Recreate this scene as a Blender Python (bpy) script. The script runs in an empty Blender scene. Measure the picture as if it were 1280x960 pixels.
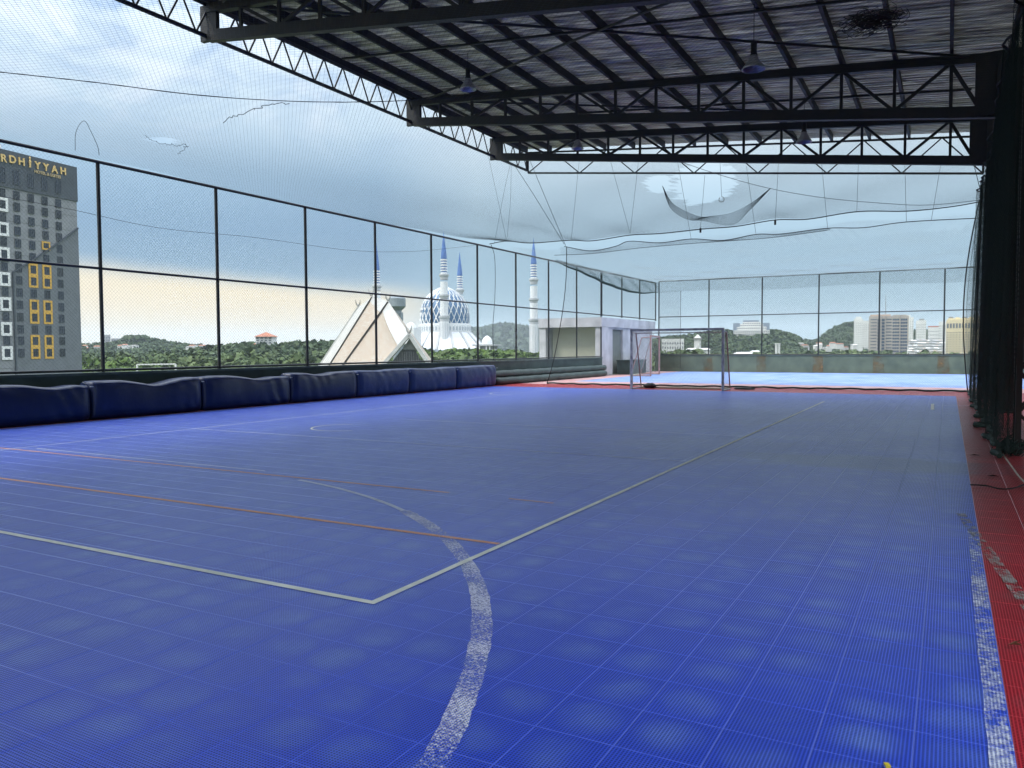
import bpy, math, random
import numpy as np
from mathutils import Matrix, Vector, noise as mnoise
random.seed(7); rng = np.random.default_rng(11)
scene = bpy.context.scene
COL = scene.collection
PI = math.pi

# ------------------------------------------------------------------ camera
FPX = 992.4; CAM_H = 1.42
YAW, PITCH, ROLL = (math.radians(a) for a in (28.7526, 2.5433, -0.2514))
fwd = np.array([-math.sin(YAW)*math.cos(PITCH), math.cos(YAW)*math.cos(PITCH), -math.sin(PITCH)])
rt0 = np.array([math.cos(YAW), math.sin(YAW), 0.0]); up0 = np.cross(rt0, fwd)
RT = rt0*math.cos(ROLL) + up0*math.sin(ROLL); DN = rt0*math.sin(ROLL) - up0*math.cos(ROLL)
CAM = np.array([0, 0, CAM_H])
cd = bpy.data.cameras.new('camera'); cam = bpy.data.objects.new('camera', cd); COL.objects.link(cam)
cd.sensor_width = 36; cd.lens = FPX/1280*36; cd.clip_start = 0.05; cd.clip_end = 40000
cam.matrix_world = Matrix(((RT[0], -DN[0], -fwd[0], 0), (RT[1], -DN[1], -fwd[1], 0), (RT[2], -DN[2], -fwd[2], CAM_H), (0, 0, 0, 1)))
scene.camera = cam

# surveying helpers: turn a measured bearing of the photograph into a place in the world
def ray(px, py): return RT*(px-640)/FPX + DN*(py-480)/FPX + fwd
def FL(px, py, z=0.0):
    d = ray(px, py); return CAM + d*(z-CAM_H)/d[2]
def PX(px, py, X):
    d = ray(px, py); return CAM + d*X/d[0]
def PY(px, py, Y):
    d = ray(px, py); return CAM + d*Y/d[1]
def AT(px, py, D): return CAM + ray(px, py)*D
def PROJ(p):
    c = np.asarray(p, float) - CAM; w = c@fwd
    return 640+FPX*(c@RT)/w, 480+FPX*(c@DN)/w, w

# ------------------------------------------------------------------ sky, sun, exposure
SUN_EL, SUN_AZ = math.radians(50), math.radians(222)      # azimuth clockwise from +Y
w = bpy.data.worlds.new('World'); scene.world = w; w.use_nodes = True
nt = w.node_tree; nt.nodes.clear()
def N(t, **k):
    n = nt.nodes.new(t)
    for a, b in k.items(): setattr(n, a, b)
    return n
def M(op, a, b=None, c=None, clamp=False):
    n = N('ShaderNodeMath', operation=op, use_clamp=clamp)
    for i, v in enumerate((a, b, c)):
        if v is None: continue
        if isinstance(v, (int, float)): n.inputs[i].default_value = v
        else: nt.links.new(v, n.inputs[i])
    return n.outputs[0]
def MIX(f, a, b, blend='MIX'):
    n = N('ShaderNodeMix', data_type='RGBA', blend_type=blend)
    for i, v in ((0, f), (6, a), (7, b)):
        if isinstance(v, (int, float)): n.inputs[i].default_value = v
        elif isinstance(v, tuple): n.inputs[i].default_value = (*v, 1)
        else: nt.links.new(v, n.inputs[i])
    return n.outputs[2]
def RAMP(f, pts, inter='LINEAR'):
    n = N('ShaderNodeValToRGB'); cr = n.color_ramp; cr.interpolation = inter
    while len(cr.elements) > 1: cr.elements.remove(cr.elements[0])
    for i, (p, c) in enumerate(pts):
        e = cr.elements[0] if i == 0 else cr.elements.new(p)
        e.position = p; e.color = (*c, 1) if isinstance(c, tuple) else (c, c, c, 1)
    nt.links.new(f, n.inputs[0]); return n.outputs[0]
def L(r, g, b, k=1.0):
    f = lambda v: (v/255/12.92 if v/255 <= .04045 else ((v/255+.055)/1.055)**2.4)*k
    return (f(r), f(g), f(b))
tc = N('ShaderNodeTexCoord'); sp = N('ShaderNodeSeparateXYZ'); nt.links.new(tc.outputs['Generated'], sp.inputs[0])
x_, y_, z_ = sp.outputs
el = M('MULTIPLY', M('ARCSINE', z_), 180/PI)                 # degrees of elevation
xr = M('ADD', M('MULTIPLY', x_, math.cos(YAW)), M('MULTIPLY', y_, math.sin(YAW)))
yr = M('SUBTRACT', M('MULTIPLY', y_, math.cos(YAW)), M('MULTIPLY', x_, math.sin(YAW)))
az = M('MULTIPLY', M('ARCTAN2', xr, yr), 180/PI)
cmb = N('ShaderNodeCombineXYZ')
for i, v in enumerate((M('MULTIPLY', az, .045), M('MULTIPLY', el, .10), z_)): nt.links.new(v, cmb.inputs[i])
def NOI(scale, det=4, rough=.55, dist=0.0, vec=None):
    n = N('ShaderNodeTexNoise'); n.inputs['Scale'].default_value = scale; n.inputs['Detail'].default_value = det
    n.inputs['Roughness'].default_value = rough; n.inputs['Distortion'].default_value = dist
    nt.links.new(vec if vec is not None else cmb.outputs[0], n.inputs['Vector']); return n.outputs['Fac']
n1 = NOI(1.6, 5, .6, .4); n2 = NOI(4.5, 6, .62, .6)
elp = M('ADD', el, M('MULTIPLY', M('SUBTRACT', n1, .5), 1.6))
# the lower rim of the grey cloud bank sinks from left to right
rim = M('ADD', 4.95, M('MULTIPLY', M('ADD', az, 20.0), -.075))
dl = M('ADD', M('MULTIPLY', M('SUBTRACT', elp, rim), .5), .5, clamp=True)
above = M('MULTIPLY', M('MULTIPLY', dl, dl), M('SUBTRACT', 3.0, M('MULTIPLY', dl, 2.0)))
low = RAMP(M('DIVIDE', el, 8.0, clamp=True), [(0, L(255, 220, 160)), (.5, L(255, 230, 182)), (1, L(240, 234, 212))])
bank = RAMP(M('DIVIDE', elp, 90.0, clamp=True), [(0, L(140, 178, 200)), (.065, L(108, 146, 178)), (.09, L(114, 152, 186)), (.13, L(148, 180, 206)),
       (.17, L(190, 212, 228)), (.22, L(208, 224, 236)), (.34, L(222, 232, 242)), (.6, (.95, 1.0, 1.08)), (1, (1.25, 1.3, 1.38))])
left = MIX(above, low, bank)
right = RAMP(M('DIVIDE', elp, 90.0, clamp=True), [(0, L(152, 186, 202)), (.03, L(130, 168, 190)), (.07, L(142, 178, 200)), (.12, L(178, 204, 220)),
       (.18, L(220, 232, 240)), (.30, L(232, 238, 245)), (.6, (.95, 1.0, 1.08)), (1, (1.25, 1.3, 1.38))])
fr = M('DIVIDE', M('ADD', az, 9.5), 7.0, clamp=True)
cloud = MIX(fr, left, right)
# thin patches in the high cloud
pt = M('MULTIPLY', RAMP(n2, [(.44, 0.0), (.66, 1.0)]), M('DIVIDE', M('SUBTRACT', el, 13.0), 9.0, clamp=True))
cloud = MIX(M('MULTIPLY', pt, .8), cloud, L(122, 158, 205))
wh = M('MULTIPLY', RAMP(NOI(2.6, 5, .55, .8), [(.5, 0.0), (.68, 1.0)]), M('DIVIDE', M('SUBTRACT', el, 12.0), 8.0, clamp=True))
cloud = MIX(M('MULTIPLY', wh, .6), cloud, (.93, .95, 1.0))
sky = N('ShaderNodeTexSky', sky_type='NISHITA'); sky.sun_disc = False; sky.sun_elevation = SUN_EL; sky.sun_rotation = SUN_AZ
cloud = MIX(1.0, cloud, RAMP(M('DIVIDE', el, 40.0, clamp=True), [(0, .34), (.22, .35), (.36, .42), (.5, .49), (.7, .66), (1, 1.2)]), 'MULTIPLY')
skyc = MIX(.06, MIX(1.0, cloud, (10.0, 10.0, 10.0), 'MULTIPLY'), sky.outputs[0])
bg = N('ShaderNodeBackground'); bg.inputs['Strength'].default_value = 0.1; nt.links.new(skyc, bg.inputs[0])
out = N('ShaderNodeOutputWorld'); nt.links.new(bg.outputs[0], out.inputs[0])
sl = bpy.data.lights.new('sun', 'SUN'); sl.energy = .85; sl.angle = math.radians(12); sl.color = (1, .95, .87)
so = bpy.data.objects.new('sun', sl); COL.objects.link(so)
sd = Vector((math.sin(SUN_AZ)*math.cos(SUN_EL), math.cos(SUN_AZ)*math.cos(SUN_EL), math.sin(SUN_EL)))
so.rotation_euler = sd.to_track_quat('Z', 'Y').to_euler(); so.location = (-20, -10, 40)
vs = scene.view_settings; vs.view_transform = 'Standard'; vs.look = 'None'; vs.exposure = 1.6; vs.gamma = 1.0; vs.use_curve_mapping = False
scene.cycles.transparent_max_bounces = 24; scene.cycles.max_bounces = 6; scene.cycles.volume_bounces = 1
scene.cycles.use_denoising = True; scene.cycles.use_adaptive_sampling = False

# ------------------------------------------------------------------ materials
MATS = {}
def mat(name, c, rough=.6, metal=0.0, c2=None, scale=3.0, bump=0.0, bscale=None, det=4, stretch=(1, 1, 1), lo=.35, hi=.65, spec=.5, coords='Object'):
    global nt
    if name in MATS: return MATS[name]
    m = bpy.data.materials.new(name); m.use_nodes = True; keep = nt; nt = m.node_tree
    b = nt.nodes['Principled BSDF']; b.inputs['Roughness'].default_value = rough; b.inputs['Metallic'].default_value = metal
    b.inputs['Specular IOR Level'].default_value = spec
    t = N('ShaderNodeTexCoord'); mp = N('ShaderNodeMapping'); mp.inputs['Scale'].default_value = stretch
    if coords == 'Position':
        g = N('ShaderNodeNewGeometry'); nt.links.new(g.outputs['Position'], mp.inputs[0])
    else: nt.links.new(t.outputs[coords], mp.inputs[0])
    f = RAMP(NOI(scale, det, .6, .2, mp.outputs[0]), [(lo, 0.0), (hi, 1.0)])
    cc = c2 if c2 else tuple(v*.8 for v in c)
    nt.links.new(MIX(f, c, cc), b.inputs['Base Color'])
    if bump:
        bn = N('ShaderNodeBump'); bn.inputs['Strength'].default_value = bump; bn.inputs['Distance'].default_value = .05
        nt.links.new(NOI(bscale or scale*4, 6, .6, .2, mp.outputs[0]), bn.inputs['Height']); nt.links.new(bn.outputs[0], b.inputs['Normal'])
    nt = keep; MATS[name] = m; return m

STEEL = mat('dark_painted_steel', (.010, .012, .014), .55, 0, (.034, .022, .016), 2.5, .15, 12, 6, lo=.5, hi=.75)
FENCE = mat('fence_paint', (.012, .02, .024), .45, 0, (.03, .03, .028), 8, .1)
WIRE = mat('coated_wire', (.05, .085, .10), .5, 0, None, 3)
CORD = mat('black_cord', (.02, .022, .024), .8)
NETD = mat('dark_netting', (.035, .055, .06), .8)
NETP = mat('pale_netting', (.30, .36, .36), .8)
NETG = mat('green_netting', (.015, .04, .033), .8)
PURL = mat('galvanised_purlin', (.012, .013, .020), .6, 0, (.008, .009, .012), 4, .1)
WHITE = mat('white_paint_wall', (.74, .74, .72), .7, 0, (.58, .58, .56), .4, .1)
MOSQ = mat('mosque_white', (.80, .80, .78), .6, 0, (.70, .72, .72), .05)
GREYC = mat('grey_concrete', (.33, .33, .31), .8, 0, (.22, .22, .2), 1.2, .2)
GLASS = mat('dark_glass', (.02, .03, .045), .15, 0, (.05, .06, .08), .3)

def tile_material(name, base, dust, rim):
    """interlocking plastic grid tile: rib lattice, pale rims, dust gathered in each tile"""
    global nt
    m = bpy.data.materials.new(name); m.use_nodes = True; keep = nt; nt = m.node_tree
    b = nt.nodes['Principled BSDF']
    g = N('ShaderNodeNewGeometry'); s = N('ShaderNodeSeparateXYZ'); nt.links.new(g.outputs['Position'], s.inputs[0])
    u = M('DIVIDE', M('SUBTRACT', s.outputs[0], TX0), TP); v = M('DIVIDE', M('SUBTRACT', s.outputs[1], TY0), TP)
    fu, fv = M('FRACT', u), M('FRACT', v)
    eu = M('MINIMUM', fu, M('SUBTRACT', 1.0, fu)); ev = M('MINIMUM', fv, M('SUBTRACT', 1.0, fv)); e = M('MINIMUM', eu, ev)
    hu = M('ABSOLUTE', M('SUBTRACT', M('FRACT', M('MULTIPLY', fu, 24.0)), .5)); hv = M('ABSOLUTE', M('SUBTRACT', M('FRACT', M('MULTIPLY', fv, 24.0)), .5))
    hole = M('LESS_THAN', M('MAXIMUM', hu, hv), .30)
    inside = M('GREATER_THAN', e, .012)
    hole = M('MULTIPLY', hole, inside)
    cv = N('ShaderNodeCombineXYZ'); nt.links.new(M('FLOOR', u), cv.inputs[0]); nt.links.new(M('FLOOR', v), cv.inputs[1])
    wn = N('ShaderNodeTexWhiteNoise'); nt.links.new(cv.outputs[0], wn.inputs['Vector'])
    ps = g.outputs['Position']
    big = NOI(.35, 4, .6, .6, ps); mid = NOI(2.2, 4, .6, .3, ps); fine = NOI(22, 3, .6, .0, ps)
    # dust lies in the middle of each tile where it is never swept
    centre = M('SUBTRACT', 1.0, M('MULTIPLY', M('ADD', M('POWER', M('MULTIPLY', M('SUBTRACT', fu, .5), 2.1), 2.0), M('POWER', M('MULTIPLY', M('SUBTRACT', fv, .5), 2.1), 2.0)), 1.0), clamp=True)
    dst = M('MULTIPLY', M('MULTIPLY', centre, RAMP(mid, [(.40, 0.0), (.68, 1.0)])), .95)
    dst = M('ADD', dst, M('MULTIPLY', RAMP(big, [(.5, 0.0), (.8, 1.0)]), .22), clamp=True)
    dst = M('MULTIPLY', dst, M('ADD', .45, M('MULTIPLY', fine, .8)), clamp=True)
    c = MIX(M('MULTIPLY', wn.outputs[0], .35), base, tuple(k*.78 for k in base))
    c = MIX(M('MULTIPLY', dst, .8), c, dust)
    # two broad damp stains with ragged rims
    for (cx, cy, rx, ry, am) in ((FL(1090, 578)[0], FL(1090, 578)[1], 1.6, .7, .6), (FL(960, 520)[0]-.3, FL(960, 520)[1], 1.9, 2.0, .34), (FL(880, 560)[0], FL(880, 560)[1], 1.4, 1.6, .3)):
        q = M('ADD', M('POWER', M('DIVIDE', M('SUBTRACT', s.outputs[0], cx), rx), 2.0), M('POWER', M('DIVIDE', M('SUBTRACT', s.outputs[1], cy), ry), 2.0))
        q = M('ADD', q, M('MULTIPLY', M('SUBTRACT', NOI(1.1, 5, .65, .8, ps), .5), 2.6))
        q = M('SUBTRACT', 1.0, M('MULTIPLY', M('SUBTRACT', q, .55), 1.4), clamp=True)
        c = MIX(M('MULTIPLY', q, am), c, tuple(.18*a_+.82*b_ for a_, b_ in zip(base, (.045, .07, .14))))
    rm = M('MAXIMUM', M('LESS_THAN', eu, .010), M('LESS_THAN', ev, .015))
    rim_lift = M('ADD', M('ADD', .10, M('MULTIPLY', M('SUBTRACT', s.outputs[1], 3.0), .16)), M('MULTIPLY', M('SUBTRACT', -2.0, s.outputs[0]), .14), clamp=True)   # rim paleness grows along the court and toward its left side
    rmn = M('MULTIPLY', rm, M('MULTIPLY', M('ADD', .15, M('MULTIPLY', rim_lift, .75)), M('ADD', .5, mid)), clamp=True)
    c = MIX(rmn, c, rim)  # rim colour paints in light caught on the raised edge, plus pale dust
    c = MIX(M('MULTIPLY', hole, .86), c, tuple(k*.07 for k in base))
    nt.links.new(c, b.inputs['Base Color'])
    rr = M('ADD', M('ADD', .22, M('MULTIPLY', big, .2)), M('MULTIPLY', hole, .5), clamp=True)
    nt.links.new(rr, b.inputs['Roughness'])
    b.inputs['Sheen Weight'].default_value = .24 if base[2] > .3 else .06; b.inputs['Sheen Roughness'].default_value = .45; b.inputs['Sheen Tint'].default_value = (.6, .75, 1, 1) if base[2] > .3 else (1, .8, .8, 1)   # tinted sheen put in for the pale sky reflection at grazing angles
    nt.links.new(M('SUBTRACT', .30, M('MULTIPLY', hole, .25)), b.inputs['Specular IOR Level'])
    bn = N('ShaderNodeBump'); bn.inputs['Strength'].default_value = .22; bn.inputs['Distance'].default_value = .006
    nt.links.new(M('ADD', mid, M('MULTIPLY', NOI(7, 3, .6, 0, ps), .5)), bn.inputs['Height']); nt.links.new(bn.outputs[0], b.inputs['Normal'])
    nt = keep; return m
TP, TX0, TY0 = .3137, .23, 3.55
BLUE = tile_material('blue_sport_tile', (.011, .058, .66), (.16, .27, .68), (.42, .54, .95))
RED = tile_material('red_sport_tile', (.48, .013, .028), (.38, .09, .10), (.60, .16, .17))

def worn_paint(name, c, lo, hi, scale=60, ribs=True):
    """paint worn down to flecks: the tile shows between them"""
    global nt
    m = bpy.data.materials.new(name); m.use_nodes = True; keep = nt; nt = m.node_tree
    b = nt.nodes['Principled BSDF']; b.inputs['Roughness'].default_value = .6
    g = N('ShaderNodeNewGeometry'); b.inputs['Base Color'].default_value = (*c, 1)
    f = RAMP(M('ADD', M('MULTIPLY', NOI(scale, 3, .7, 0, g.outputs['Position']), .6), M('MULTIPLY', NOI(2.5, 3, .5, 0, g.outputs['Position']), .4)), [(lo, 0.0), (hi, 1.0)])
    s = N('ShaderNodeSeparateXYZ'); nt.links.new(g.outputs['Position'], s.inputs[0])
    hx = M('ABSOLUTE', M('SUBTRACT', M('FRACT', M('MULTIPLY', M('DIVIDE', M('SUBTRACT', s.outputs[0], TX0), TP), 24.0)), .5))
    hy = M('ABSOLUTE', M('SUBTRACT', M('FRACT', M('MULTIPLY', M('DIVIDE', M('SUBTRACT', s.outputs[1], TY0), TP), 24.0)), .5))
    if ribs: f = M('MULTIPLY', f, M('GREATER_THAN', M('MAXIMUM', hx, hy), .27))
    nt.links.new(f, b.inputs['Alpha']); nt = keep; return m

# ------------------------------------------------------------------ mesh helpers
def link(o, parent=None):
    COL.objects.link(o)
    if parent is not None: o.parent = parent
    return o
def tag(o, label=None, cat=None, group=None, kind=None):
    if label: o['label'] = label
    if cat: o['category'] = cat
    if group: o['group'] = group
    if kind: o['kind'] = kind
    return o
def empty(name, loc=(0, 0, 0), rz=0, **k):
    o = bpy.data.objects.new(name, None); o.empty_display_size = .2; o.location = loc; o.rotation_euler = (0, 0, rz); COL.objects.link(o)
    return tag(o, **k)
def ob(name, me, parent=None, loc=None, rot=None, **k):
    o = bpy.data.objects.new(name, me); link(o, parent)
    if loc is not None: o.location = loc
    if rot is not None: o.rotation_euler = rot
    return tag(o, **k)
def npmesh(name, verts, quads, mats, mi=None, smooth=False):
    """verts (n,3), quads (m,4) or (m,3)"""
    me = bpy.data.meshes.new(name); verts = np.asarray(verts, np.float32); quads = np.asarray(quads, np.int32)
    k = quads.shape[1]
    me.vertices.add(len(verts)); me.vertices.foreach_set('co', verts.ravel())
    me.loops.add(quads.size); me.loops.foreach_set('vertex_index', quads.ravel())
    me.polygons.add(len(quads)); me.polygons.foreach_set('loop_start', np.arange(0, quads.size, k, dtype=np.int32))
    for m in (mats if isinstance(mats, (list, tuple)) else [mats]): me.materials.append(m)
    if mi is not None: me.polygons.foreach_set('material_index', np.asarray(mi, np.int32))
    me.polygons.foreach_set('use_smooth', np.full(len(quads), bool(smooth)))
    me.update(calc_edges=True); return me
class MB:
    def __init__(s): s.v = []; s.f = []; s.mi = []; s.m = 0
    def add(s, vs, fs):
        o = len(s.v); s.v += [tuple(map(float, p)) for p in vs]; s.f += [tuple(i+o for i in f) for f in fs]; s.mi += [s.m]*len(fs); return s
    def box(s, a, b, rz=0, c=(0, 0, 0)):
        (x0, y0, z0), (x1, y1, z1) = a, b
        vs = [(x0, y0, z0), (x1, y0, z0), (x1, y1, z0), (x0, y1, z0), (x0, y0, z1), (x1, y0, z1), (x1, y1, z1), (x0, y1, z1)]
        if rz or any(c):
            cs, sn = math.cos(rz), math.sin(rz); vs = [(c[0]+x*cs-y*sn, c[1]+x*sn+y*cs, c[2]+z) for x, y, z in vs]
        return s.add(vs, [(0, 3, 2, 1), (4, 5, 6, 7), (0, 1, 5, 4), (1, 2, 6, 5), (2, 3, 7, 6), (3, 0, 4, 7)])
    def bar(s, p, q, w_, h_=None, upv=(0, 0, 1)):
        """rectangular bar from p to q"""
        h_ = h_ or w_; p = Vector(p); q = Vector(q); d = (q-p).normalized(); u = Vector(upv)
        if abs(d.dot(u)) > .99: u = Vector((0, 1, 0))
        a = d.cross(u).normalized(); b = a.cross(d)
        vs = [e + a*sx*w_/2 + b*sy*h_/2 for e in (p, q) for sx, sy in ((-1, -1), (1, -1), (1, 1), (-1, 1))]
        return s.add(vs, [(0, 3, 2, 1), (4, 5, 6, 7), (0, 1, 5, 4), (1, 2, 6, 5), (2, 3, 7, 6), (3, 0, 4, 7)])
    def tube(s, pts, r, n=8, cap=True):
        pts = [Vector(p) for p in pts]; rs = r if isinstance(r, (list, tuple)) else [r]*len(pts); vs = []; fs = []
        for i, p in enumerate(pts):
            d = (pts[min(i+1, len(pts)-1)] - pts[max(i-1, 0)]).normalized(); u = Vector((0, 0, 1)) if abs(d.z) < .95 else Vector((0, 1, 0))
            a = d.cross(u).normalized(); b = a.cross(d)
            vs += [p + (a*math.cos(2*PI*k/n) + b*math.sin(2*PI*k/n))*rs[i] for k in range(n)]
        for i in range(len(pts)-1):
            fs += [(i*n+k, i*n+(k+1) % n, (i+1)*n+(k+1) % n, (i+1)*n+k) for k in range(n)]
        if cap: fs += [tuple(range(n-1, -1, -1)), tuple((len(pts)-1)*n+k for k in range(n))]
        return s.add(vs, fs)
    def lathe(s, prof, n=24, c=(0, 0, 0), a0=0, a1=2*PI):
        vs = []; fs = []; full = abs(a1-a0-2*PI) < 1e-6; m = n if full else n+1
        for r, z in prof: vs += [(c[0]+r*math.cos(a0+(a1-a0)*k/n), c[1]+r*math.sin(a0+(a1-a0)*k/n), c[2]+z) for k in range(m)]
        for i in range(len(prof)-1):
            fs += [(i*m+k, i*m+(k+1) % m, (i+1)*m+(k+1) % m, (i+1)*m+k) for k in range(n)]
        return s.add(vs, fs)
    def poly(s, pts): return s.add(pts, [tuple(range(len(pts)))])
    def prism(s, pts, off):
        n = len(pts); off = np.array(off, float); a = [np.array(p, float) for p in pts]; b = [p+off for p in a]
        return s.add(a+b, [tuple(range(n-1, -1, -1)), tuple(range(n, 2*n))] + [(k, (k+1) % n, n+(k+1) % n, n+k) for k in range(n)])
    def build(s, name, m, parent=None, smooth=False, **k):
        me = bpy.data.meshes.new(name); me.from_pydata(s.v, [], s.f)
        for q in (m if isinstance(m, (list, tuple)) else [m]): me.materials.append(q)
        if len(me.materials) > 1: me.polygons.foreach_set('material_index', s.mi)
        if smooth: me.polygons.foreach_set('use_smooth', [True]*len(s.f))
        me.update(); return ob(name, me, parent, **k)
def segmesh(name, segs, r, m):
    """thin strands: one three sided prism per segment; segs (n,2,3)"""
    segs = np.asarray(segs, float); d = segs[:, 1]-segs[:, 0]; ln = np.linalg.norm(d, axis=1); ok = ln > 1e-5; segs = segs[ok]; d = d[ok]/ln[ok, None]
    ref = np.where(np.abs(d[:, 2:3]) > .9, np.array([[1.0, 0, 0]]), np.array([[0, 0, 1.0]]))
    a = np.cross(d, ref); a /= np.linalg.norm(a, axis=1)[:, None]; b = np.cross(a, d)
    rr = np.broadcast_to(np.asarray(r, float), (len(ok),))[ok][:, None]
    vs = []
    for e in (0, 1):
        for k in range(3):
            t = 2*PI*k/3; vs.append(segs[:, e] + (a*math.cos(t)+b*math.sin(t))*rr)
    V = np.stack(vs, 1).reshape(-1, 3); o = (np.arange(len(segs))*6)[:, None]
    Q = np.concatenate([o+np.array([[k, (k+1) % 3, 3+(k+1) % 3, 3+k]]) for k in range(3)], 0)
    return npmesh(name, V, Q, m)
def diag_net(A, B, pitch, step, fn, keep=None, square=False):
    """strands of a diamond net over the sheet fn(a,b), 0<a<A, 0<b<B (metres); returns segments"""
    out_ = []; q = pitch*(1 if square else math.sqrt(2))
    def run(a0, b0, da, db, ln):
        n = max(1, int(math.ceil(ln/step))); t = np.linspace(0, ln, n+1); return a0+da*t, b0+db*t
    lines = []
    if square:
        lines += [run(k*q, 0, 0, 1, B) for k in range(int(A/q)+1)] + [run(0, k*q, 1, 0, A) for k in range(int(B/q)+1)]
    else:
        h = math.sqrt(.5)
        for k in range(int((A+B)/q)+1):
            c = k*q; a0 = max(0, c-B); a1 = min(A, c)
            if a1 > a0: lines.append(run(a0, c-a0, h, -h, (a1-a0)/h))
            c = k*q-B; a0 = max(0, c); a1 = min(A, c+B)
            if a1 > a0: lines.append(run(a0, a0-c, h, h, (a1-a0)/h))
    for a, b in lines:
        p = fn(a, b); s = np.stack([p[:-1], p[1:]], 1)
        if keep is not None:
            am, bm = (a[:-1]+a[1:])/2, (b[:-1]+b[1:])/2; s = s[keep(am, bm)]
        out_.append(s)
    return np.concatenate(out_, 0)
def polyseg(pts):
    p = np.asarray(pts, float); return np.stack([p[:-1], p[1:]], 1)
def cat_curve(p, q, sag, n=16):
    p = np.array(p, float); q = np.array(q, float); t = np.linspace(0, 1, n+1)[:, None]
    c = p+(q-p)*t; c[:, 2] -= 4*sag*(t*(1-t))[:, 0]; return c
def spline(pts, n=8):
    p = np.asarray(pts, float); P = np.vstack([2*p[0]-p[1], p, 2*p[-1]-p[-2]]); out_ = []
    for i in range(1, len(P)-2):
        for t in np.arange(n)/n:
            a, b, c, d = P[i-1], P[i], P[i+1], P[i+2]
            out_.append(.5*((2*b)+(-a+c)*t+(2*a-5*b+4*c-d)*t*t+(-a+3*b-3*c+d)*t**3))
    out_.append(p[-1]); return np.array(out_)

# ================================================================== THE ROOFTOP
XW, YE, XR = -15.8, 47.4, 3.3          # left parapet face, end parapet face, right parapet face
GZ = -22.0
bm = MB().box((-16.3, -14, GZ), (3.8, 48.0, -.35)); bm.build('building_below', GREYC, kind='structure')
court = MB().box((-16.1, -13.8, -.35), (3.7, 47.8, -.014)).build('court_floor', mat('slab', (.2, .2, .2), .9, 0, None, 2, .2), kind='structure')
# --- tiles
def tile_geo():
    h = TP/2; rings = [(h-.0004, -.0135), (h-.0004, -.0014), (h-.0035, 0.0)]; v = []
    for r, z in rings: v += [(-r, -r, z), (r, -r, z), (r, r, z), (-r, r, z)]
    f = [(i*4+k, i*4+(k+1) % 4, i*4+4+(k+1) % 4, i*4+4+k) for i in range(2) for k in range(4)] + [(8, 9, 10, 11)]
    return np.array(v), np.array(f)
TV, TF = tile_geo()
blue_me = npmesh('tile', TV, TF, BLUE); red_me = npmesh('tile', TV, TF, RED)
cells = []
for i in range(-9, 51):
    for j in range(-26, 80):
        x = TX0 - (i+.5)*TP; y = TY0 + (j+.5)*TP
        if x < -15.75 or x > 3.1: continue
        red = i < 0 or i >= 49 or j >= 72
        px, py, d = PROJ((x, y, 0)); area = 0
        if d > .5 and -60 < px < 1340 and py < 1010:
            c4 = [PROJ((x+a*TP/2, y+b*TP/2, 0))[:2] for a, b in ((-1, -1), (1, -1), (1, 1), (-1, 1))]
            area = abs(sum(c4[k][0]*c4[(k+1) % 4][1]-c4[(k+1) % 4][0]*c4[k][1] for k in range(4)))/2
            if not (-10 < px < 1290 and py < 985): area *= .25
        cells.append((area, x, y, red))
cells.sort(key=lambda c: -c[0])
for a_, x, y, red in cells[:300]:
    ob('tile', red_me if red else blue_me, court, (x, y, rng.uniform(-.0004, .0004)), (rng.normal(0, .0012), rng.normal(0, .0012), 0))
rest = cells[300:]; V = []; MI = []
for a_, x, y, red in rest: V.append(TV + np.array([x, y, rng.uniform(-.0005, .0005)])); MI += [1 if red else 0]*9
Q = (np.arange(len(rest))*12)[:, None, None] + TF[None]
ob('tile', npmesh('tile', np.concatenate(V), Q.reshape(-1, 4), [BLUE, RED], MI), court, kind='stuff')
# --- the next court beyond the end net
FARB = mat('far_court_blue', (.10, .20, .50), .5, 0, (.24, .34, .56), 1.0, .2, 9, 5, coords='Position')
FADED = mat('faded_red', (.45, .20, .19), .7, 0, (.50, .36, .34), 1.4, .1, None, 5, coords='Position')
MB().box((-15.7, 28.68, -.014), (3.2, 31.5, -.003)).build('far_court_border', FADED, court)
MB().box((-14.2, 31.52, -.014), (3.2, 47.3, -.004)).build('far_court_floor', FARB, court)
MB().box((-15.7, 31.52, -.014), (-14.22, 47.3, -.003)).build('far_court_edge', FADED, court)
# --- markings
LINEW = mat('white_tape', (.80, .82, .74), .6, 0, (.60, .63, .56), 5, .1, coords='Position')
LINEO = worn_paint('orange_tape', (.88, .42, .16), .10, .34, 9)
THINW = worn_paint('thin_white_line', (.68, .74, .85), .22, .44, 14)
ARCW = worn_paint('worn_white_arc', (.78, .80, .85), .43, .57, 70)
def strip(name, pts, wd, m, z=.0035):
    """painted strip along a polyline on the floor, its edges slightly uneven"""
    p = np.array(pts, float); t = np.gradient(p, axis=0); t /= np.linalg.norm(t, axis=1)[:, None]; nrm = np.stack([-t[:, 1], t[:, 0]], 1)
    jl = wd/2*(1+rng.normal(0, .06, len(p))); jr = wd/2*(1+rng.normal(0, .06, len(p)))
    V = np.zeros((len(p)*2, 3)); V[0::2, :2] = p+nrm*jl[:, None]; V[1::2, :2] = p-nrm*jr[:, None]; V[:, 2] = z
    Q = np.array([(2*i, 2*i+1, 2*i+3, 2*i+2) for i in range(len(p)-1)])
    return ob(name, npmesh(name, V, Q, m), court)
def ln(a, b, n=60): return np.array([np.linspace(a[0], b[0], n), np.linspace(a[1], b[1], n)]).T
strip('white_line', ln((-15.0, 3.5), (-2.78, 3.47)), .05, LINEW)
strip('white_line', ln((-2.80, 3.45), (-2.82, 22.1)), .045, LINEW, .0040)
strip('orange_line', ln((-14.5, 4.97), (-2.84, 4.97)), .05, LINEO, .0030)
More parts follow.
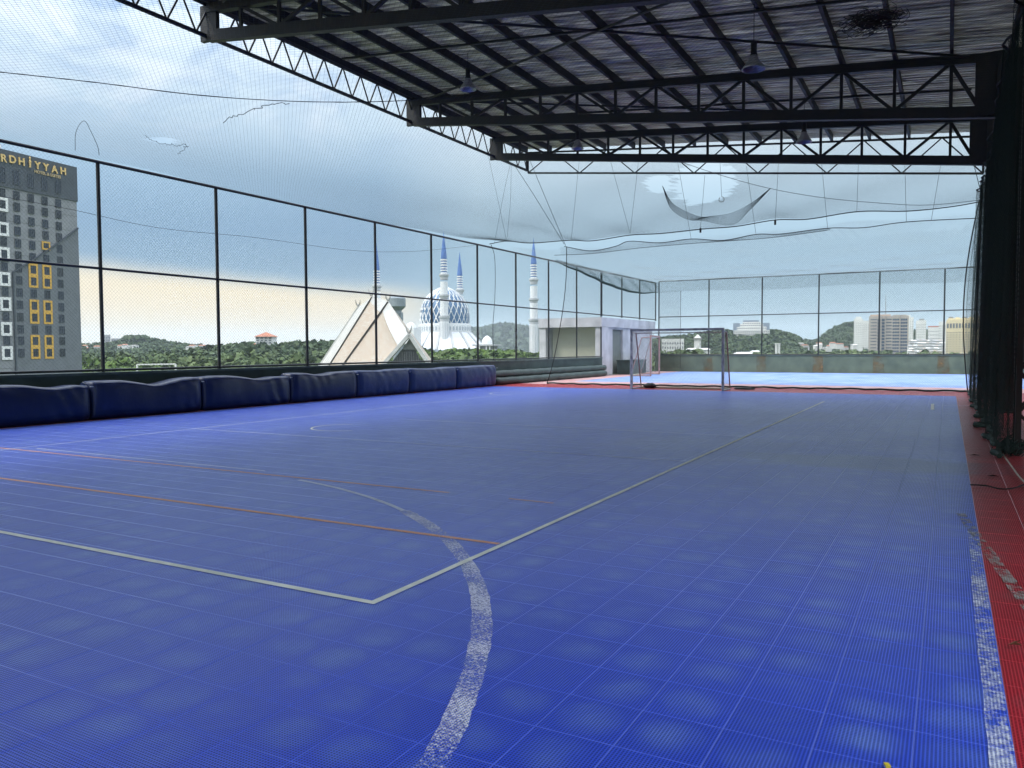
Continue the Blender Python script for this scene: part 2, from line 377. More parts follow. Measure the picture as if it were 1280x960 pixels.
strip('orange_line', ln((-14.5, 6.54), (-4.3, 6.53)), .04, LINEO, .0030)
strip('orange_line', ln((-3.62, 6.53), (-3.15, 6.52), 6), .03, LINEO, .0030)
strip('thin_line', ln((-11.95, 9.75), (-2.84, 9.72)), .03, THINW)
strip('thin_line', ln((-11.86, 6.2), (-12.0, 25.5)), .03, THINW, .0045)
strip('thin_line', ln((-9.5, 12.99), (-2.86, 12.88)), .03, THINW)
strip('thin_line', ln((-11.6, 6.75), (-7.0, 6.72)), .03, THINW)
def arc(cx, cy, r, a0, a1, n=80):
    t = np.radians(np.linspace(a0, a1, n)); return np.stack([cx+r*np.cos(t), cy+r*np.sin(t)], 1)
strip('worn_arc', arc(-7.47, .31, 6.24, 12, 58), .105, ARCW)
strip('worn_arc', arc(-7.47, .31, 6.24, 58, 78), .05, THINW)
strip('thin_arc', arc(-9.55, 11.15, .62, 120, 320, 40), .035, LINEW, .0055)
strip('thin_arc', arc(-11.95, 22.1, .85, 110, 285, 40), .035, LINEW, .0055)
strip('white_line', ln((-.31, 22.3), (-.28, 20.2), 8), .07, LINEW)
strip('thin_line', ln((-.26, 21.75), (.62, 22.05), 12), .03, THINW)
strip('white_border', ln((.188, .5), (.188, 5.6), 60), .078, worn_paint('worn_border', (.66, .70, .78), .43, .62, 26))
strip('white_border', ln((.19, 5.6), (.19, 7.0), 20), .07, worn_paint('worn_border_faint', (.6, .66, .78), .50, .62, 26))
strip('grey_scuff', ln((.12, 7.7), (.42, 5.0), 30), .075, worn_paint('grey_scuff', (.34, .33, .30), .46, .58, 10), .0050)
strip('dark_scuff', ln((-7.7, 16.6), (-6.1, 16.4), 10), .05, worn_paint('dark_scuff', (.05, .06, .1), .40, .6, 10), .0050)

# --- parapets
PAR = mat('green_parapet', (.055, .085, .075), .7, 0, (.03, .05, .045), 1.1, .25, 9, 6)
par = empty('parapet_wall', (XW, 20, 0), label='dark green parapet wall behind the row of blue crash mats', cat='wall')
PAR2 = mat('grey_green_parapet', (.135, .165, .115), .75, 0, (.085, .11, .08), 1.6, .2, 9, 6)
def part(mb, name, m, root, **k):
    o = mb.build(name, m, None, **k); o.parent = root; o.matrix_parent_inverse = root.matrix_basis.inverted(); return o
def rootpar(o, root): o.parent = root; o.matrix_parent_inverse = Matrix.Translation(root.location).inverted() if not any(root.rotation_euler) else root.matrix_basis.inverted(); return o
part(MB().box((XW-.16, -6, 0), (XW, 38.6, .90)), 'wall_body', PAR, par)
part(MB().box((XW-.20, -6, .90), (XW+.03, 38.62, .955)), 'coping', mat('coping', (.10, .14, .125), .6, 0, (.05, .07, .065), 2, .2), par)
epar = empty('parapet_wall', (-6, YE, 0), label='grey green rust streaked parapet across the far end of the courts', cat='wall')
part(MB().box((XW-.1, YE, 0), (XR+.2, YE+.16, .95)), 'wall_body', PAR2, epar)
part(MB().box((XW-.1, YE-.03, .952), (XR+.2, YE+.19, .99)), 'coping', MATS['coping'], epar)
RUST = worn_paint('rust_streak', (.22, .14, .06), .40, .75, 3, False)
for k in range(7):
    x = -15.7+3.1*k
    if k: 
        o = npmesh('rust_streak', [(x-.28, YE-.004, .02), (x+.30, YE-.004, .02), (x+.26, YE-.004, .95), (x-.25, YE-.004, .95)], [(0, 1, 2, 3)], RUST)
        rootpar(ob('rust_streak', o), epar)
rpar = empty('parapet_wall', (XR, 20, 0), label='dark parapet wall beyond the steel columns at the right edge', cat='wall')
part(MB().box((XR, 4, 0), (XR+.16, YE-.02, 1.0)), 'wall_body', PAR, rpar)

# --- chain link fences
def fence(label, p0, p1, n, ztop, zmid, zbot, lower=None, postz=0.93):
    """posts, rails and wire panels along p0-p1 in n bays"""
    p0 = np.array([*p0, 0.0]); p1 = np.array([*p1, 0.0]); d = (p1-p0)/n; bl = np.linalg.norm(d); u = d/bl; ang = math.atan2(u[1], u[0])
    root = empty('chain_link_fence', p0, ang, label=label, cat='fence')
    pm = MB().tube([(0, 0, postz), (0, 0, ztop)], .040, 8); pm.box((-.07, -.05, postz), (.07, .05, postz+.015)); pme = None
    hi = MB().tube([(0, 0, 0), (bl, 0, 0)], .036, 8); midr = MB().tube([(.04, 0, 0), (bl-.04, 0, 0)], .028, 8)
    def wire(z0, z1):
        H = z1-z0
        s = diag_net(bl-.06, H, .058, 50, lambda a, b: np.stack([a+.03, np.zeros_like(a), b], 1))
        return segmesh('wire_panel', s, .0017, WIRE)
    wu = wire(zmid, ztop); wl = wire(zbot, zmid)
    first = {}
    def put(key, mk, name, loc):
        if key not in first:
            o = mk(); first[key] = o.data; o.parent = root; o.location = loc
        else: ob(name, first[key], root, loc)
    for k in range(n+1): put('p', lambda: pm.build('post', FENCE), 'post', (k*bl, 0, 0))
    for k in range(n):
        put('t', lambda: hi.build('top_rail', FENCE), 'top_rail', (k*bl, 0, ztop))
        put('m', lambda: midr.build('middle_rail', FENCE), 'middle_rail', (k*bl, 0, zmid))
        ob('wire_panel', wu, root, (k*bl, 0, zmid))
        if lower is None or lower(k):
            put('b', lambda: midr.build('bottom_rail', FENCE), 'bottom_rail', (k*bl, 0, zbot))
            ob('wire_panel', wl, root, (k*bl, 0, zbot))
    return root
PS = 3.13
fence('tall black chain link fence above the left parapet and crash mats', (XW-.08, 10.8-3*PS), (XW-.08, 10.8+9*PS-.35), 12, 5.42, 3.17, 1.0)
fence('dark fence panels on top of the small white hut in the far corner', (XW-.08, 10.8+9*PS-.25), (XW-.08, YE+.05), 3, 5.42, 3.17, 3.1, lambda k: False, 3.1)
fence('far chain link fence across the end of the second court', (-15.68, YE+.08), (-15.7+3.1*6, YE+.08), 6, 5.52, 3.33, 1.02)
fence('dark fence behind the right hand columns', (XR+.08, 5.0), (XR+.08, YE), 14, 5.5, 3.2, 1.03)

# --- crash mats
VINYL = mat('navy_vinyl', (.005, .017, .066), .38, 0, (.004, .012, .05), 1.0, .22, 3, 3, (1, 1, 1), .3, .7)
VINYL2 = mat('navy_vinyl_dusty', (.016, .040, .13), .45, 0, (.011, .03, .10), 2.0, .3, 3, 3)
VSEAM = mat('vinyl_seam', (.02, .045, .13), .5)
def make_mat(y0, y1, dips, label, vm, seed, H=.80):
    Lm = y1-y0-.05; na, nc = 72, 56; D = .50
    root_v = []
    rr = random.Random(seed); ph = [rr.uniform(0, 6) for _ in range(6)]
    def sect(t):
        # closed section in (depth toward court, height): superellipse with a heavy sagging belly
        s = math.sin(2*PI*t); c = math.cos(2*PI*t); e = .34
        return (math.copysign(abs(c)**e, c), math.copysign(abs(s)**e, s))
    for i in range(na+1):
        a = i/na; endf = min(1, min(a, 1-a)*14)**.5 if 0 < a < 1 else 0.0
        dip = sum(d*math.exp(-((a-p)/wd)**2) for p, d, wd in dips)
        hh = H-dip
        for k in range(nc):
            cx_, cz_ = sect(k/nc)
            x = cx_*D/2*(.80+.20*endf); z = hh/2 + cz_*hh/2*(.93+.07*endf)
            nx = mnoise.noise(Vector((a*3+seed, z*2.2, ph[0])))*(.028 if seed < 4 else .014) + mnoise.noise(Vector((a*9+z*3, z*5+seed, ph[1])))*.014
            fold = .012*math.sin(a*46+z*9+ph[2]+4*mnoise.noise(Vector((a*2, z*2, seed))))*math.exp(-((a-rr_f(seed, z))/.16)**2)
            if cx_ > 0: x += (nx+fold)*(.3+endf*.7) + .05*math.sin(PI*min(1, max(0, z/hh)))*endf
            if z > hh*.7: z += nx*.55*endf
            z = max(z, .004)
            root_v.append((x, a*Lm, z))
    V = np.array(root_v); Q = []
    for i in range(na):
        for k in range(nc): Q.append((i*nc+k, i*nc+(k+1) % nc, (i+1)*nc+(k+1) % nc, (i+1)*nc+k))
    m = MB(); m.v = [tuple(p) for p in V]; m.f = Q + [tuple(range(nc-1, -1, -1)), tuple(na*nc+k for k in range(nc))]; m.mi = [0]*len(m.f)
    root = empty('crash_mat', (XW+.36, y0+.02, .0), label=label, cat='crash mat', group='blue crash mats lined up against the left parapet')
    c = m.build('cover', vm, root, True)
    vt = m.v
    sm = MB().tube([tuple(np.array(vt[i*nc+6])+np.array([.003, 0, .003])) for i in range(1, na)], .006, 5).tube([tuple(np.array(vt[i*nc+22])+np.array([-.003, 0, .003])) for i in range(1, na)], .006, 5)
    for i in (2, na-2): sm.tube([tuple(np.array(vt[i*nc+k])*np.array([1.006, 1, 1])) for k in range(2, 26)], .006, 5)
    sm.build('seam', VSEAM, c)
    s = MB().bar((.0, Lm-.01, H-.02), (.02, Lm+.04, H-.06), .03, .012).bar((.25, Lm-.02, H*.86), (.25, Lm+.05, H*.86), .02, .01)
    s.build('strap', LINEW, c); return root
def rr_f(seed, z): return [.75, .88, .8, .3, .35, .45, .7][seed % 7] + .12*z
mats_ = [(7.2, 10.0, [(.75, .10, .18), (.98, .05, .08)], 'leftmost navy crash mat, cut by the left edge of the picture', VINYL),
    (10.0, 12.74, [(.55, .12, .2)], 'navy crash mat with a deep sag in its top, second from the left', VINYL),
    (12.74, 15.58, [(.66, .11, .2), (.95, .06, .12)], 'navy crash mat third from the left with creased right end', VINYL),
    (15.58, 18.28, [(.45, .07, .18)], 'middle crash mat in the row of seven', VINYL),
    (18.28, 20.87, [(.4, .02, .25)], 'wrinkled blue crash mat third from the far end', VINYL2),
    (20.87, 23.69, [(.5, .035, .25)], 'blue crash mat second from the far end beside the last one', VINYL2),
    (23.69, 26.5, [(.2, .015, .2)], 'farthest smooth topped crash mat of the row next to the green rolls', VINYL2)]
for i, (a, b, dp, lb, vm) in enumerate(mats_): make_mat(a, b, dp, lb, vm, i)

# --- green rolls at the wall foot
ROLL = mat('green_roll', (.05, .085, .075), .55, 0, (.03, .05, .045), 2, .3, 6)
for k, (x, z, yy0, yy1, lb) in enumerate(((XW+.36, .15, 26.7, 38.1, 'lower long green padded roll lying at the wall foot'), (XW+.2, .42, 26.6, 38.4, 'upper long green padded roll resting on the lower one'))):
    n = 40; pts = [(x+.012*math.sin(i*.9+k), yy0+(yy1-yy0)*i/n, z+.010*math.sin(i*1.7+k)) for i in range(n+1)]
    tag(MB().tube(pts, .145, 14).build('padded_roll', ROLL, smooth=True), lb, 'roll', 'green rolls by the wall')

# --- white hut in the far corner
hut = empty('corner_hut', (XW-.6, 43, 0), label='white flat roofed hut with a recessed cream side wall in the far left corner', cat='hut')
HW = mat('hut_white', (.60, .60, .62), .8, 0, (.42, .42, .44), 1.4, .3, 7)
part(MB().box((XW-3.7, 38.55, 2.55), (XW-.02, 47.2, 3.04)), 'roof_slab', HW, hut)
part(MB().box((XW-.3, 38.7, 0), (XW-.12, 40.35, 2.545)).box((XW-.3, 41.9, 0), (XW-.12, 46.9, 2.545)).box((XW-.3, 40.355, 2.45), (XW-.12, 41.895, 2.545)), 'front_wall', HW, hut)
part(MB().box((XW-3.2, 39.3, 0), (XW-.42, 39.4, 2.54)), 'recessed_wall', mat('cream_wall', (.50, .50, .40), .8, 0, (.42, .42, .34), .8, .1), hut)
for x0 in (XW-3.68, XW-.40): part(MB().box((x0, 38.62, 0), (x0+.38, 39.5, 2.54)), 'side_column', HW, hut)
part(MB().box((XW-.29, 40.37, 0), (XW-.24, 41.88, 2.44)), 'door', mat('hut_door', (.20, .22, .20), .7, 0, None, 3, .1), hut)
gb = empty('storage_box', (XW+.45, 42, 0), label='dark green storage box on the floor in front of the white hut', cat='box')
part(MB().box((XW+.05, 40.6, .02), (XW+.75, 43.3, .72)), 'box_body', ROLL, gb); part(MB().box((XW+.02, 40.56, .722), (XW+.78, 43.34, .78)), 'lid', ROLL, gb)

def quadpx(pts, D): return [AT(px, py, D) for px, py in pts]
CREAM = mat('cream_wall', (.55, .55, .44), .8, 0, (.45, .45, .36), .8, .1)
def box_at(px0, px1, pyt, D, depth, zb, name, m, root, dpx=0):
    """an upright box whose front spans px0..px1 at distance D with its top at row pyt"""
    a = AT(px0, pyt, D); b = AT(px1, pyt, D); L_ = np.linalg.norm((b-a)[:2]); c_ = (a+b)/2; n = (c_-CAM)*np.array([1, 1, 0]); n /= np.linalg.norm(n); u = np.array([n[1], -n[0], 0]); L_ *= abs(u@((b-a)*np.array([1, 1, 0])))/L_; a = c_-u*L_/2; b = c_+u*L_/2; zt = (a[2]+b[2])/2
    p = [a, b, b+n*depth, a+n*depth]
    vs = [(q[0], q[1], zb) for q in p]+[(q[0], q[1], zt) for q in p]
    mb = MB().add(vs, [(0, 3, 2, 1), (4, 5, 6, 7), (0, 1, 5, 4), (1, 2, 6, 5), (2, 3, 7, 6), (3, 0, 4, 7)])
    o = mb.build(name, m); rootpar(o, root); return o, a, u, n, L_, zt
# ================================================================== CANOPY
XE = -14.5; SB, ST = .1256, .089
zb_ = lambda x: 8.38-SB*(x-XE); zt_ = lambda x: 8.98-ST*(x-XE)
XC0, XC1 = .83, 1.27
def truss(Y, label):
    root = empty('roof_truss', (XC0, Y, 0), label=label, cat='roof truss', group='cantilever trusses under the canopy')
    part(MB().bar((XE, Y, zt_(XE)), (XC1, Y, zt_(XC1)), .16, .20), 'top_chord', STEEL, root)
    part(MB().bar((XE, Y, zb_(XE)), (XC0, Y, zb_(XC0)), .16, .24), 'bottom_chord', STEEL, root)
    part(MB().bar((XE+.02, Y, zb_(XE)-.1), (XE+.02, Y, zt_(XE)+.08), .10, .5, (1, 0, 0)), 'end_plate', STEEL, root)
    part(MB().box((.42, Y-.12, zb_(.5)-.1), (XC1, Y+.12, zt_(.5)+.08)), 'head_plate', STEEL, root)
    xs = [-.04-1.123*k for k in range(13)]
    me = None
    for k, x in enumerate(xs):
        if x < XE+.3: continue
        part(MB().bar((x, Y, zb_(x)+.1), (x, Y, zt_(x)-.09), .07, .06), 'strut', STEEL, root)
    for k in range(len(xs)):
        x0 = xs[k]; x1 = xs[k]-1.123
        if x1 < XE+.2: break
        a, b = ((x0, zt_(x0)-.08), (x1, zb_(x1)+.11)) if k % 2 == 0 else ((x0, zb_(x0)+.11), (x1, zt_(x1)-.08))
        part(MB().bar((a[0]-.05, Y+.005, a[1]), (b[0]+.05, Y+.005, b[1]), .06, .07), 'diagonal', STEEL, root)
    part(MB().bar((-.04, Y+.005, zt_(0)-.08), (.50, Y+.005, zb_(.5)+.10), .06, .08), 'diagonal', STEEL, root)
    return root
TYS = (-10.6, -3.1, 4.85, 12.53, 20.22, 25.3)
for Y, lb in zip(TYS, ('rearmost cantilever roof truss at the canopy back end', 'cantilever roof truss behind the viewpoint', 'nearest cantilever roof truss overhead', 'dark cantilever truss crossing the top left of the picture',
        'middle dark cantilever truss with two hanging lamps in front', 'farthest heavy truss just in front of the canopy end')): truss(Y, lb)
def lattice(name, label, p0, p1, bot, top, n, rb=.045, rd=.02, cat='roof truss'):
    """light tube girder from p0 to p1 (x,y); bot/top give z along t; zigzag web"""
    root = empty(name, (p0[0], p0[1], 0), label=label, cat=cat)
    P = lambda t, f: (p0[0]+(p1[0]-p0[0])*t, p0[1]+(p1[1]-p0[1])*t, f(t))
    part(MB().tube([P(0, bot), P(1, bot)], rb, 8), 'bottom_chord', STEEL, root, smooth=True)
    part(MB().tube([P(0, top), P(1, top)], rb, 8), 'top_chord', STEEL, root, smooth=True)
    for k in range(n):
        part(MB().tube([P(k/n, bot), P((k+.5)/n, top)], rd, 6), 'diagonal', STEEL, root)
        part(MB().tube([P((k+.5)/n, top), P((k+1)/n, bot)], rd, 6), 'diagonal', STEEL, root)
    part(MB().tube([P(0, bot), P(0, top)], rb*.9, 8), 'end_post', STEEL, root); part(MB().tube([P(1, bot), P(1, top)], rb*.9, 8), 'end_post', STEEL, root)
    return root
lattice('edge_girder', 'long light zigzag girder along the open left edge of the canopy', (XE-.05, -10.8), (XE-.05, 27.8), lambda t: 8.38, lambda t: 9.08, 52, .05, .022)
lattice('end_girder', 'thin zigzag girder across the far end of the canopy', (XE, 27.82), (XC0, 27.82), lambda t: 8.28-(.11*15.33)*t, lambda t: 9.06-ST*15.33*t, 7, .035, .022)
# purlins, roof sheets
roof = empty('canopy_roof', (-7, 12, 8.8), label='ribbed metal canopy roof over the near court, seen from below', cat='roof')
for k in range(-1, 14):
    x = -.04-1.123*k; z = zt_(x)+.20
    if k == 13: x = XE-.06; z = zt_(x)+.2
    part(MB().bar((x, -10.9, z), (x, 27.85, z), .075, .20), 'purlin', PURL, roof)
def foil():
    global nt
    m = bpy.data.materials.new('foil_roof_underside'); m.use_nodes = True; keep = nt; nt = m.node_tree
    b = nt.nodes['Principled BSDF']; g = N('ShaderNodeNewGeometry'); mp = N('ShaderNodeMapping'); mp.inputs['Scale'].default_value = (.5, 3.2, 1); nt.links.new(g.outputs['Position'], mp.inputs[0])
    a = NOI(1.2, 5, .65, .8, mp.outputs[0]); nt.links.new(MIX(RAMP(a, [(.35, 0.0), (.68, 1.0)]), (.17, .155, .11), (.62, .60, .48)), b.inputs['Base Color'])  # bright reflected bands and light leaks painted as streaks in the base colour
    b.inputs['Metallic'].default_value = .4; b.inputs['Roughness'].default_value = .3
    bn = N('ShaderNodeBump'); bn.inputs['Strength'].default_value = .9; bn.inputs['Distance'].default_value = .06
    nt.links.new(NOI(3.0, 5, .6, 1.2, mp.outputs[0]), bn.inputs['Height']); nt.links.new(bn.outputs[0], b.inputs['Normal'])
    # translucent streaks added so sky glow brightens roof underside and floor
    tl = N('ShaderNodeBsdfTranslucent'); tl.inputs['Color'].default_value = (.92, .92, .84, 1); mx_ = N('ShaderNodeMixShader')
    nt.links.new(M('ADD', .004, M('MULTIPLY', RAMP(NOI(1.7, 5, .7, 1.0, mp.outputs[0]), [(.46, 0.0), (.7, 1.0)]), .065)), mx_.inputs[0])
    nt.links.new(b.outputs[0], mx_.inputs[1]); nt.links.new(tl.outputs[0], mx_.inputs[2]); nt.links.new(mx_.outputs[0], nt.nodes['Material Output'].inputs['Surface'])
    nt = keep; return m
FOIL = foil()
def sheet(y0, y1):
    """one roof sheet running down the slope, trapezoidal ribs across its width"""
    prof = []; w_ = y1-y0; n = 4
    for k in range(n):
        b0 = y0+w_*k/n; p = w_/n; prof += [(b0, 0), (b0+p*.55, 0), (b0+p*.66, .035), (b0+p*.9, .035)]
    prof.append((y1, 0)); xs = [XE-.25, -10, -5, XC1+.9]; V = []; 
    for x in xs: V += [(x, y, zt_(x)+.305+h) for y, h in prof]
    m = len(prof); Q = [(i*m+k, (i+1)*m+k, (i+1)*m+k+1, i*m+k+1) for i in range(len(xs)-1) for k in range(m-1)]
    return V, Q
yy = -10.9
while yy < 27.8:
    V, Q = sheet(yy, yy+.78); me = npmesh('roof_sheet', V, Q, FOIL); rootpar(ob('roof_sheet', me), roof); yy += .782
part(MB().bar((XE-.2, -10.9, zt_(XE)+.28), (XE-.2, 27.85, zt_(XE)+.28), .03, .22), 'fascia', STEEL, roof)
for (a, b) in (((12.6, -13.9), (20.1, .3)), ((20.1, -13.9), (12.6, .3)), ((20.3, -13.9), (25.2, .3)), ((4.9, -13.9), (12.4, .3)), ((4.9, .3), (12.4, -13.9))):
    part(MB().tube([(a[1], a[0], zt_(a[1])+.03), (b[1], b[0], zt_(b[1])+.03)], .03, 6), 'tie_rod', STEEL, roof)
for y0_, y1_ in zip(TYS[:-1], TYS[1:]):
    ym = (y0_+y1_)/2
    part(MB().bar((-14, ym, zt_(-14)+.07), (.4, ym, zt_(.4)+.07), .05, .05), 'bracing_bar', STEEL, roof)
# columns
def column(Y, label, laced):
    root = empty('steel_column', (1.05, Y, 0), label=label, cat='column', group='steel columns along the right side')
    ht = zt_(1)+.1
    if laced:
        for dx in (0, .44):
            for dy in (-.18, .18): part(MB().bar((XC0+dx, Y+dy, 0), (XC0+dx, Y+dy, ht), .07, .07), 'corner_post', STEEL, root)
        n = int(ht/.55)
        for k in range(n):
            z0, z1 = ht*k/n, ht*(k+1)/n
            for dy in (-.18, .18):
                part(MB().bar((XC0, Y+dy, z0), (XC0+.44, Y+dy, z1), .035, .035), 'lacing_bar', STEEL, root)
                part(MB().bar((XC0+.44, Y+dy+.01, z0), (XC0, Y+dy+.01, z1), .035, .035), 'lacing_bar', STEEL, root)
    else:
        part(MB().box((XC0, Y-.2, 0), (XC1, Y+.2, ht)), 'shaft', STEEL, root)
        part(MB().box((XC0-.1, Y-.3, 0), (XC1+.1, Y+.3, .03)), 'base_plate', STEEL, root)
column(4.85, 'nearest steel column just outside the right edge', True); column(12.53, 'laced steel column at the right edge of the picture', True)
column(20.22, 'dark steel column rising behind the green net on the right', False); column(25.3, 'farthest steel column under the canopy end', False)

# --- hanging lamps
def lamp(loc, r, label, ztop):
    root = empty('hanging_lamp', loc, label=label, cat='lamp', group='bell shaped lamps hanging under the canopy')
    MB().tube([(0, 0, .52), (.0, 0, ztop-loc[2])], .008, 5).build('cord', CORD, root)
    MB().lathe([(0, .52), (.055, .52), (.06, .50), (.06, .30), (.075, .29), (.075, .27), (0, .27)], 16).build('housing', STEEL, root, True)
    rf = MB().lathe([(.06, .27), (.085, .22), (.12, .15), (r*.85, .06), (r, .0), (r-.008, .0), (r*.83, .058), (.11, .145), (.07, .22)], 28).build('reflector', mat('spun_aluminium', (.45, .46, .48), .4, .6, None, 2), root, True)
    MB().lathe([(0, .05), (.03, .06), (.045, .10), (.03, .2), (0, .22)], 12).build('bulb', mat('milky_glass', (.6, .6, .58), .3), rf, True)
for px, py, Y, r, lb in ((942, 87, 16, .23, 'nearest hanging bell lamp at the top of the picture'), (585, 112, 17, .21, 'hanging bell lamp over the left part of the court near the middle truss'),
        (722, 186, 22.6, .19, 'small hanging lamp seen against the farthest truss, left of centre'), (1005, 178, 22.6, .21, 'far hanging lamp behind the middle truss near the right')):
    p = PY(px, py, Y); lamp(tuple(p), r, lb, zt_(p[0])+.1)
def nestball(p, lb):
    segs = []
    for i in range(120):
        c = np.array([rng.normal(0, .13), rng.normal(0, .10), rng.normal(0, .04)]); t = np.linspace(0, rng.uniform(3, 7), 9); r = rng.uniform(.04, .10)
        q = np.stack([c[0]+r*1.6*np.cos(t+rng.uniform(0, 6)), c[1]+r*np.sin(t), c[2]+.45*r*np.sin(1.3*t+i)], 1)+np.array(p); segs.append(polyseg(q))
    tag(ob('net_tangle', segmesh('net_tangle', np.concatenate(segs), .004, CORD)), lb, 'net tangle')
nestball(FL(1088, 26, 5.15), 'black tangle of torn netting caught on the overhead net under the roof')

# ================================================================== NETS
ZN = 5.46
HEM = spline([PY(px, py, 28.0) for px, py in ((612, 305), (633, 301.5), (665, 303.7), (712, 300.4), (741, 301), (787, 294), (825, 292), (876, 286.5), (920, 283), (969, 275), (1010, 274), (1072, 264.5), (1133, 264), (1187, 258.7), (1228, 251.7))], 6)
hx, hz = HEM[:, 0], HEM[:, 2]
hx[0] = min(hx[0], XW)
def over(a, b):
    X = XW+.05+a*(.85-XW)/16.6; Y = b; t = np.clip(Y/28.0, 0, 1)
    edge = 5.42+(X-XW)/16.6*.45; hem = np.interp(X, hx, hz)
    z = edge+(hem-edge)*np.clip((Y-18)/10, 0, 1)**2
    z = z - .20*np.sin(PI*np.clip((X-XW)/16.6, 0, 1))*(1-np.clip((Y-18)/10, 0, 1)) + .05*np.sin(X*1.1+Y*.5)*np.sin(Y*.7) 
    return np.stack([X, Y+.06*np.sin(X*.8+Y*.3), z], 1)
H1 = FL(880, 236, 5.45); H2 = FL(822, 236, 5.4)
def inhole(X, Y):
    # holes are measured along the sight line, so they are long ellipses on the net
    wob = .22*np.sin(Y*5.1+X*3)+.16*np.sin(Y*11.7-X*7)
    h1 = ((X-H1[0]-(Y-H1[1])*-.27)/.80)**2+((Y-H1[1])/3.0)**2 < 1+wob
    h2 = ((X-H2[0]-(Y-H2[1])*-.27)/.34)**2+((Y-H2[1])/1.2)**2 < 1+wob
    T = FL(205, 176, 5.4); h3 = ((X-T[0])/.33)**2+((Y-T[1])/.2)**2 < 1
    return h1 | h2 | h3
def keep_over(a, b):
    X = XW+.05+a*(.85-XW)/16.6; return ~inhole(X, b)
net = empty('overhead_net', (-7.5, 14, 5.5), label='dark diamond net stretched over the whole near court at fence height', cat='ball net')
s = diag_net(16.6, 27.95, .062, .22, over, keep_over)
rootpar(ob('netting', segmesh('netting', s, .0014, NETD)), net)
hemo = MB().tube(HEM, .017, 6); part(hemo, 'hem_rope', CORD, net)
# drooping torn pieces by the hole
def flap(top, low, nm='torn_flap'):
    T = spline(top, 10); B = spline(low, 10); n = len(T)-1; m = 12; segs = []
    def P(i, j): return T[i]+(B[i]-T[i])*(j/m)
    k = 1
    for i in range(n):
        for j in range(m):
            segs += [(P(i, j), P(i+1, j+1)), (P(i+1, j), P(i, j+1))]
    segs += [(T[i], T[i+1]) for i in range(n)]+[(B[i], B[i+1]) for i in range(n)]
    return rootpar(ob(nm, segmesh(nm, segs, .0022, NETD)), net)
YH = 22.5
flap([PY(*q, YH) for q in ((828, 232), (842, 255), (872, 270), (890, 270), (915, 266), (940, 253), (963, 235))], [PY(*q, YH) for q in ((828, 233), (838, 260), (858, 274), (878, 276), (915, 281), (938, 262), (963, 236))])
flap([PY(*q, 15) for q in ((180, 168), (188, 174), (200, 176), (215, 177), (233, 181))], [PY(*q, 15) for q in ((180, 169), (190, 179), (205, 182), (225, 187), (233, 182))]) if False else None
cc = spline([FL(x, y, 5.5) for x, y in ((-60, 84), (0, 90), (120, 103), (240, 118), (345, 125.5), (440, 127.5), (540, 124), (620, 118))], 8)
tag(ob('support_rope', segmesh('support_rope', polyseg(cc), .008, CORD)), 'dark rope carrying the overhead net across the upper left sky', 'rope')
cc = spline([PX(x, y, -15.3) for x, y in ((0, 245), (90, 262), (200, 285), (320, 297), (440, 313), (520, 314), (600, 306))], 8)
tag(ob('wire_rope', segmesh('wire_rope', polyseg(cc), .005, CORD)), 'thin wire sagging behind the upper panels of the left fence', 'wire')
cc = spline([FL(x, y, 5.3) for x, y in ((278, 152), (300, 143), (322, 135), (342, 130), (360, 129))], 6); cc += rng.normal(0, .02, cc.shape)
tag(ob('torn_seam', segmesh('torn_seam', polyseg(cc), .006, CORD)), 'ragged torn seam in the overhead net at the upper left', 'net tear')
cc = spline([FL(x, y, 5.35) for x, y in ((181, 168), (190, 176), (205, 179), (220, 181), (234, 182), (228, 188), (222, 193))], 6); cc += rng.normal(0, .02, cc.shape)
tag(ob('torn_seam', segmesh('torn_seam', polyseg(cc), .004, CORD)), 'small scalloped tear in the net above the left fence', 'net tear')
cc = spline([PX(x, y, -15.6) for x, y in ((94, 188), (95, 165), (105, 151), (114, 165), (122, 183), (124, 194))], 6)
tag(ob('rope_loop', segmesh('rope_loop', polyseg(cc), .006, CORD)), 'loop of cord standing above the left fence top rail', 'rope')
cc = spline([PX(x, y, -15.6) for x, y in ((614, 306), (618, 320), (619, 350), (618, 380), (616, 410), (617, 450))], 6)
tag(ob('hanging_rope', segmesh('hanging_rope', polyseg(cc), .012, CORD)), 'rope hanging down the left fence beside the sixth post', 'rope')
# net over the second court
def over2(a, b):
    X = XW+a; Y = 28.3+b; h0 = np.interp(X, hx, hz)-.25; t = b/19.0
    z = h0+(5.5-h0)*t-.28*np.sin(PI*t)+.03*np.sin(X*.9+Y*1.2)+.02*np.sin(X*2.1-Y*.8)
    return np.stack([X, Y, z], 1)
net2 = empty('overhead_net', (-7.5, 38, 5.5), label='pale sagging net over the second court between the hem and far fence', cat='ball net')
rootpar(ob('netting', segmesh('netting', diag_net(16.6, 19.0, .10, .6, over2), .0011, NETP)), net2)  # strand colour made pale to show sun falling on this net
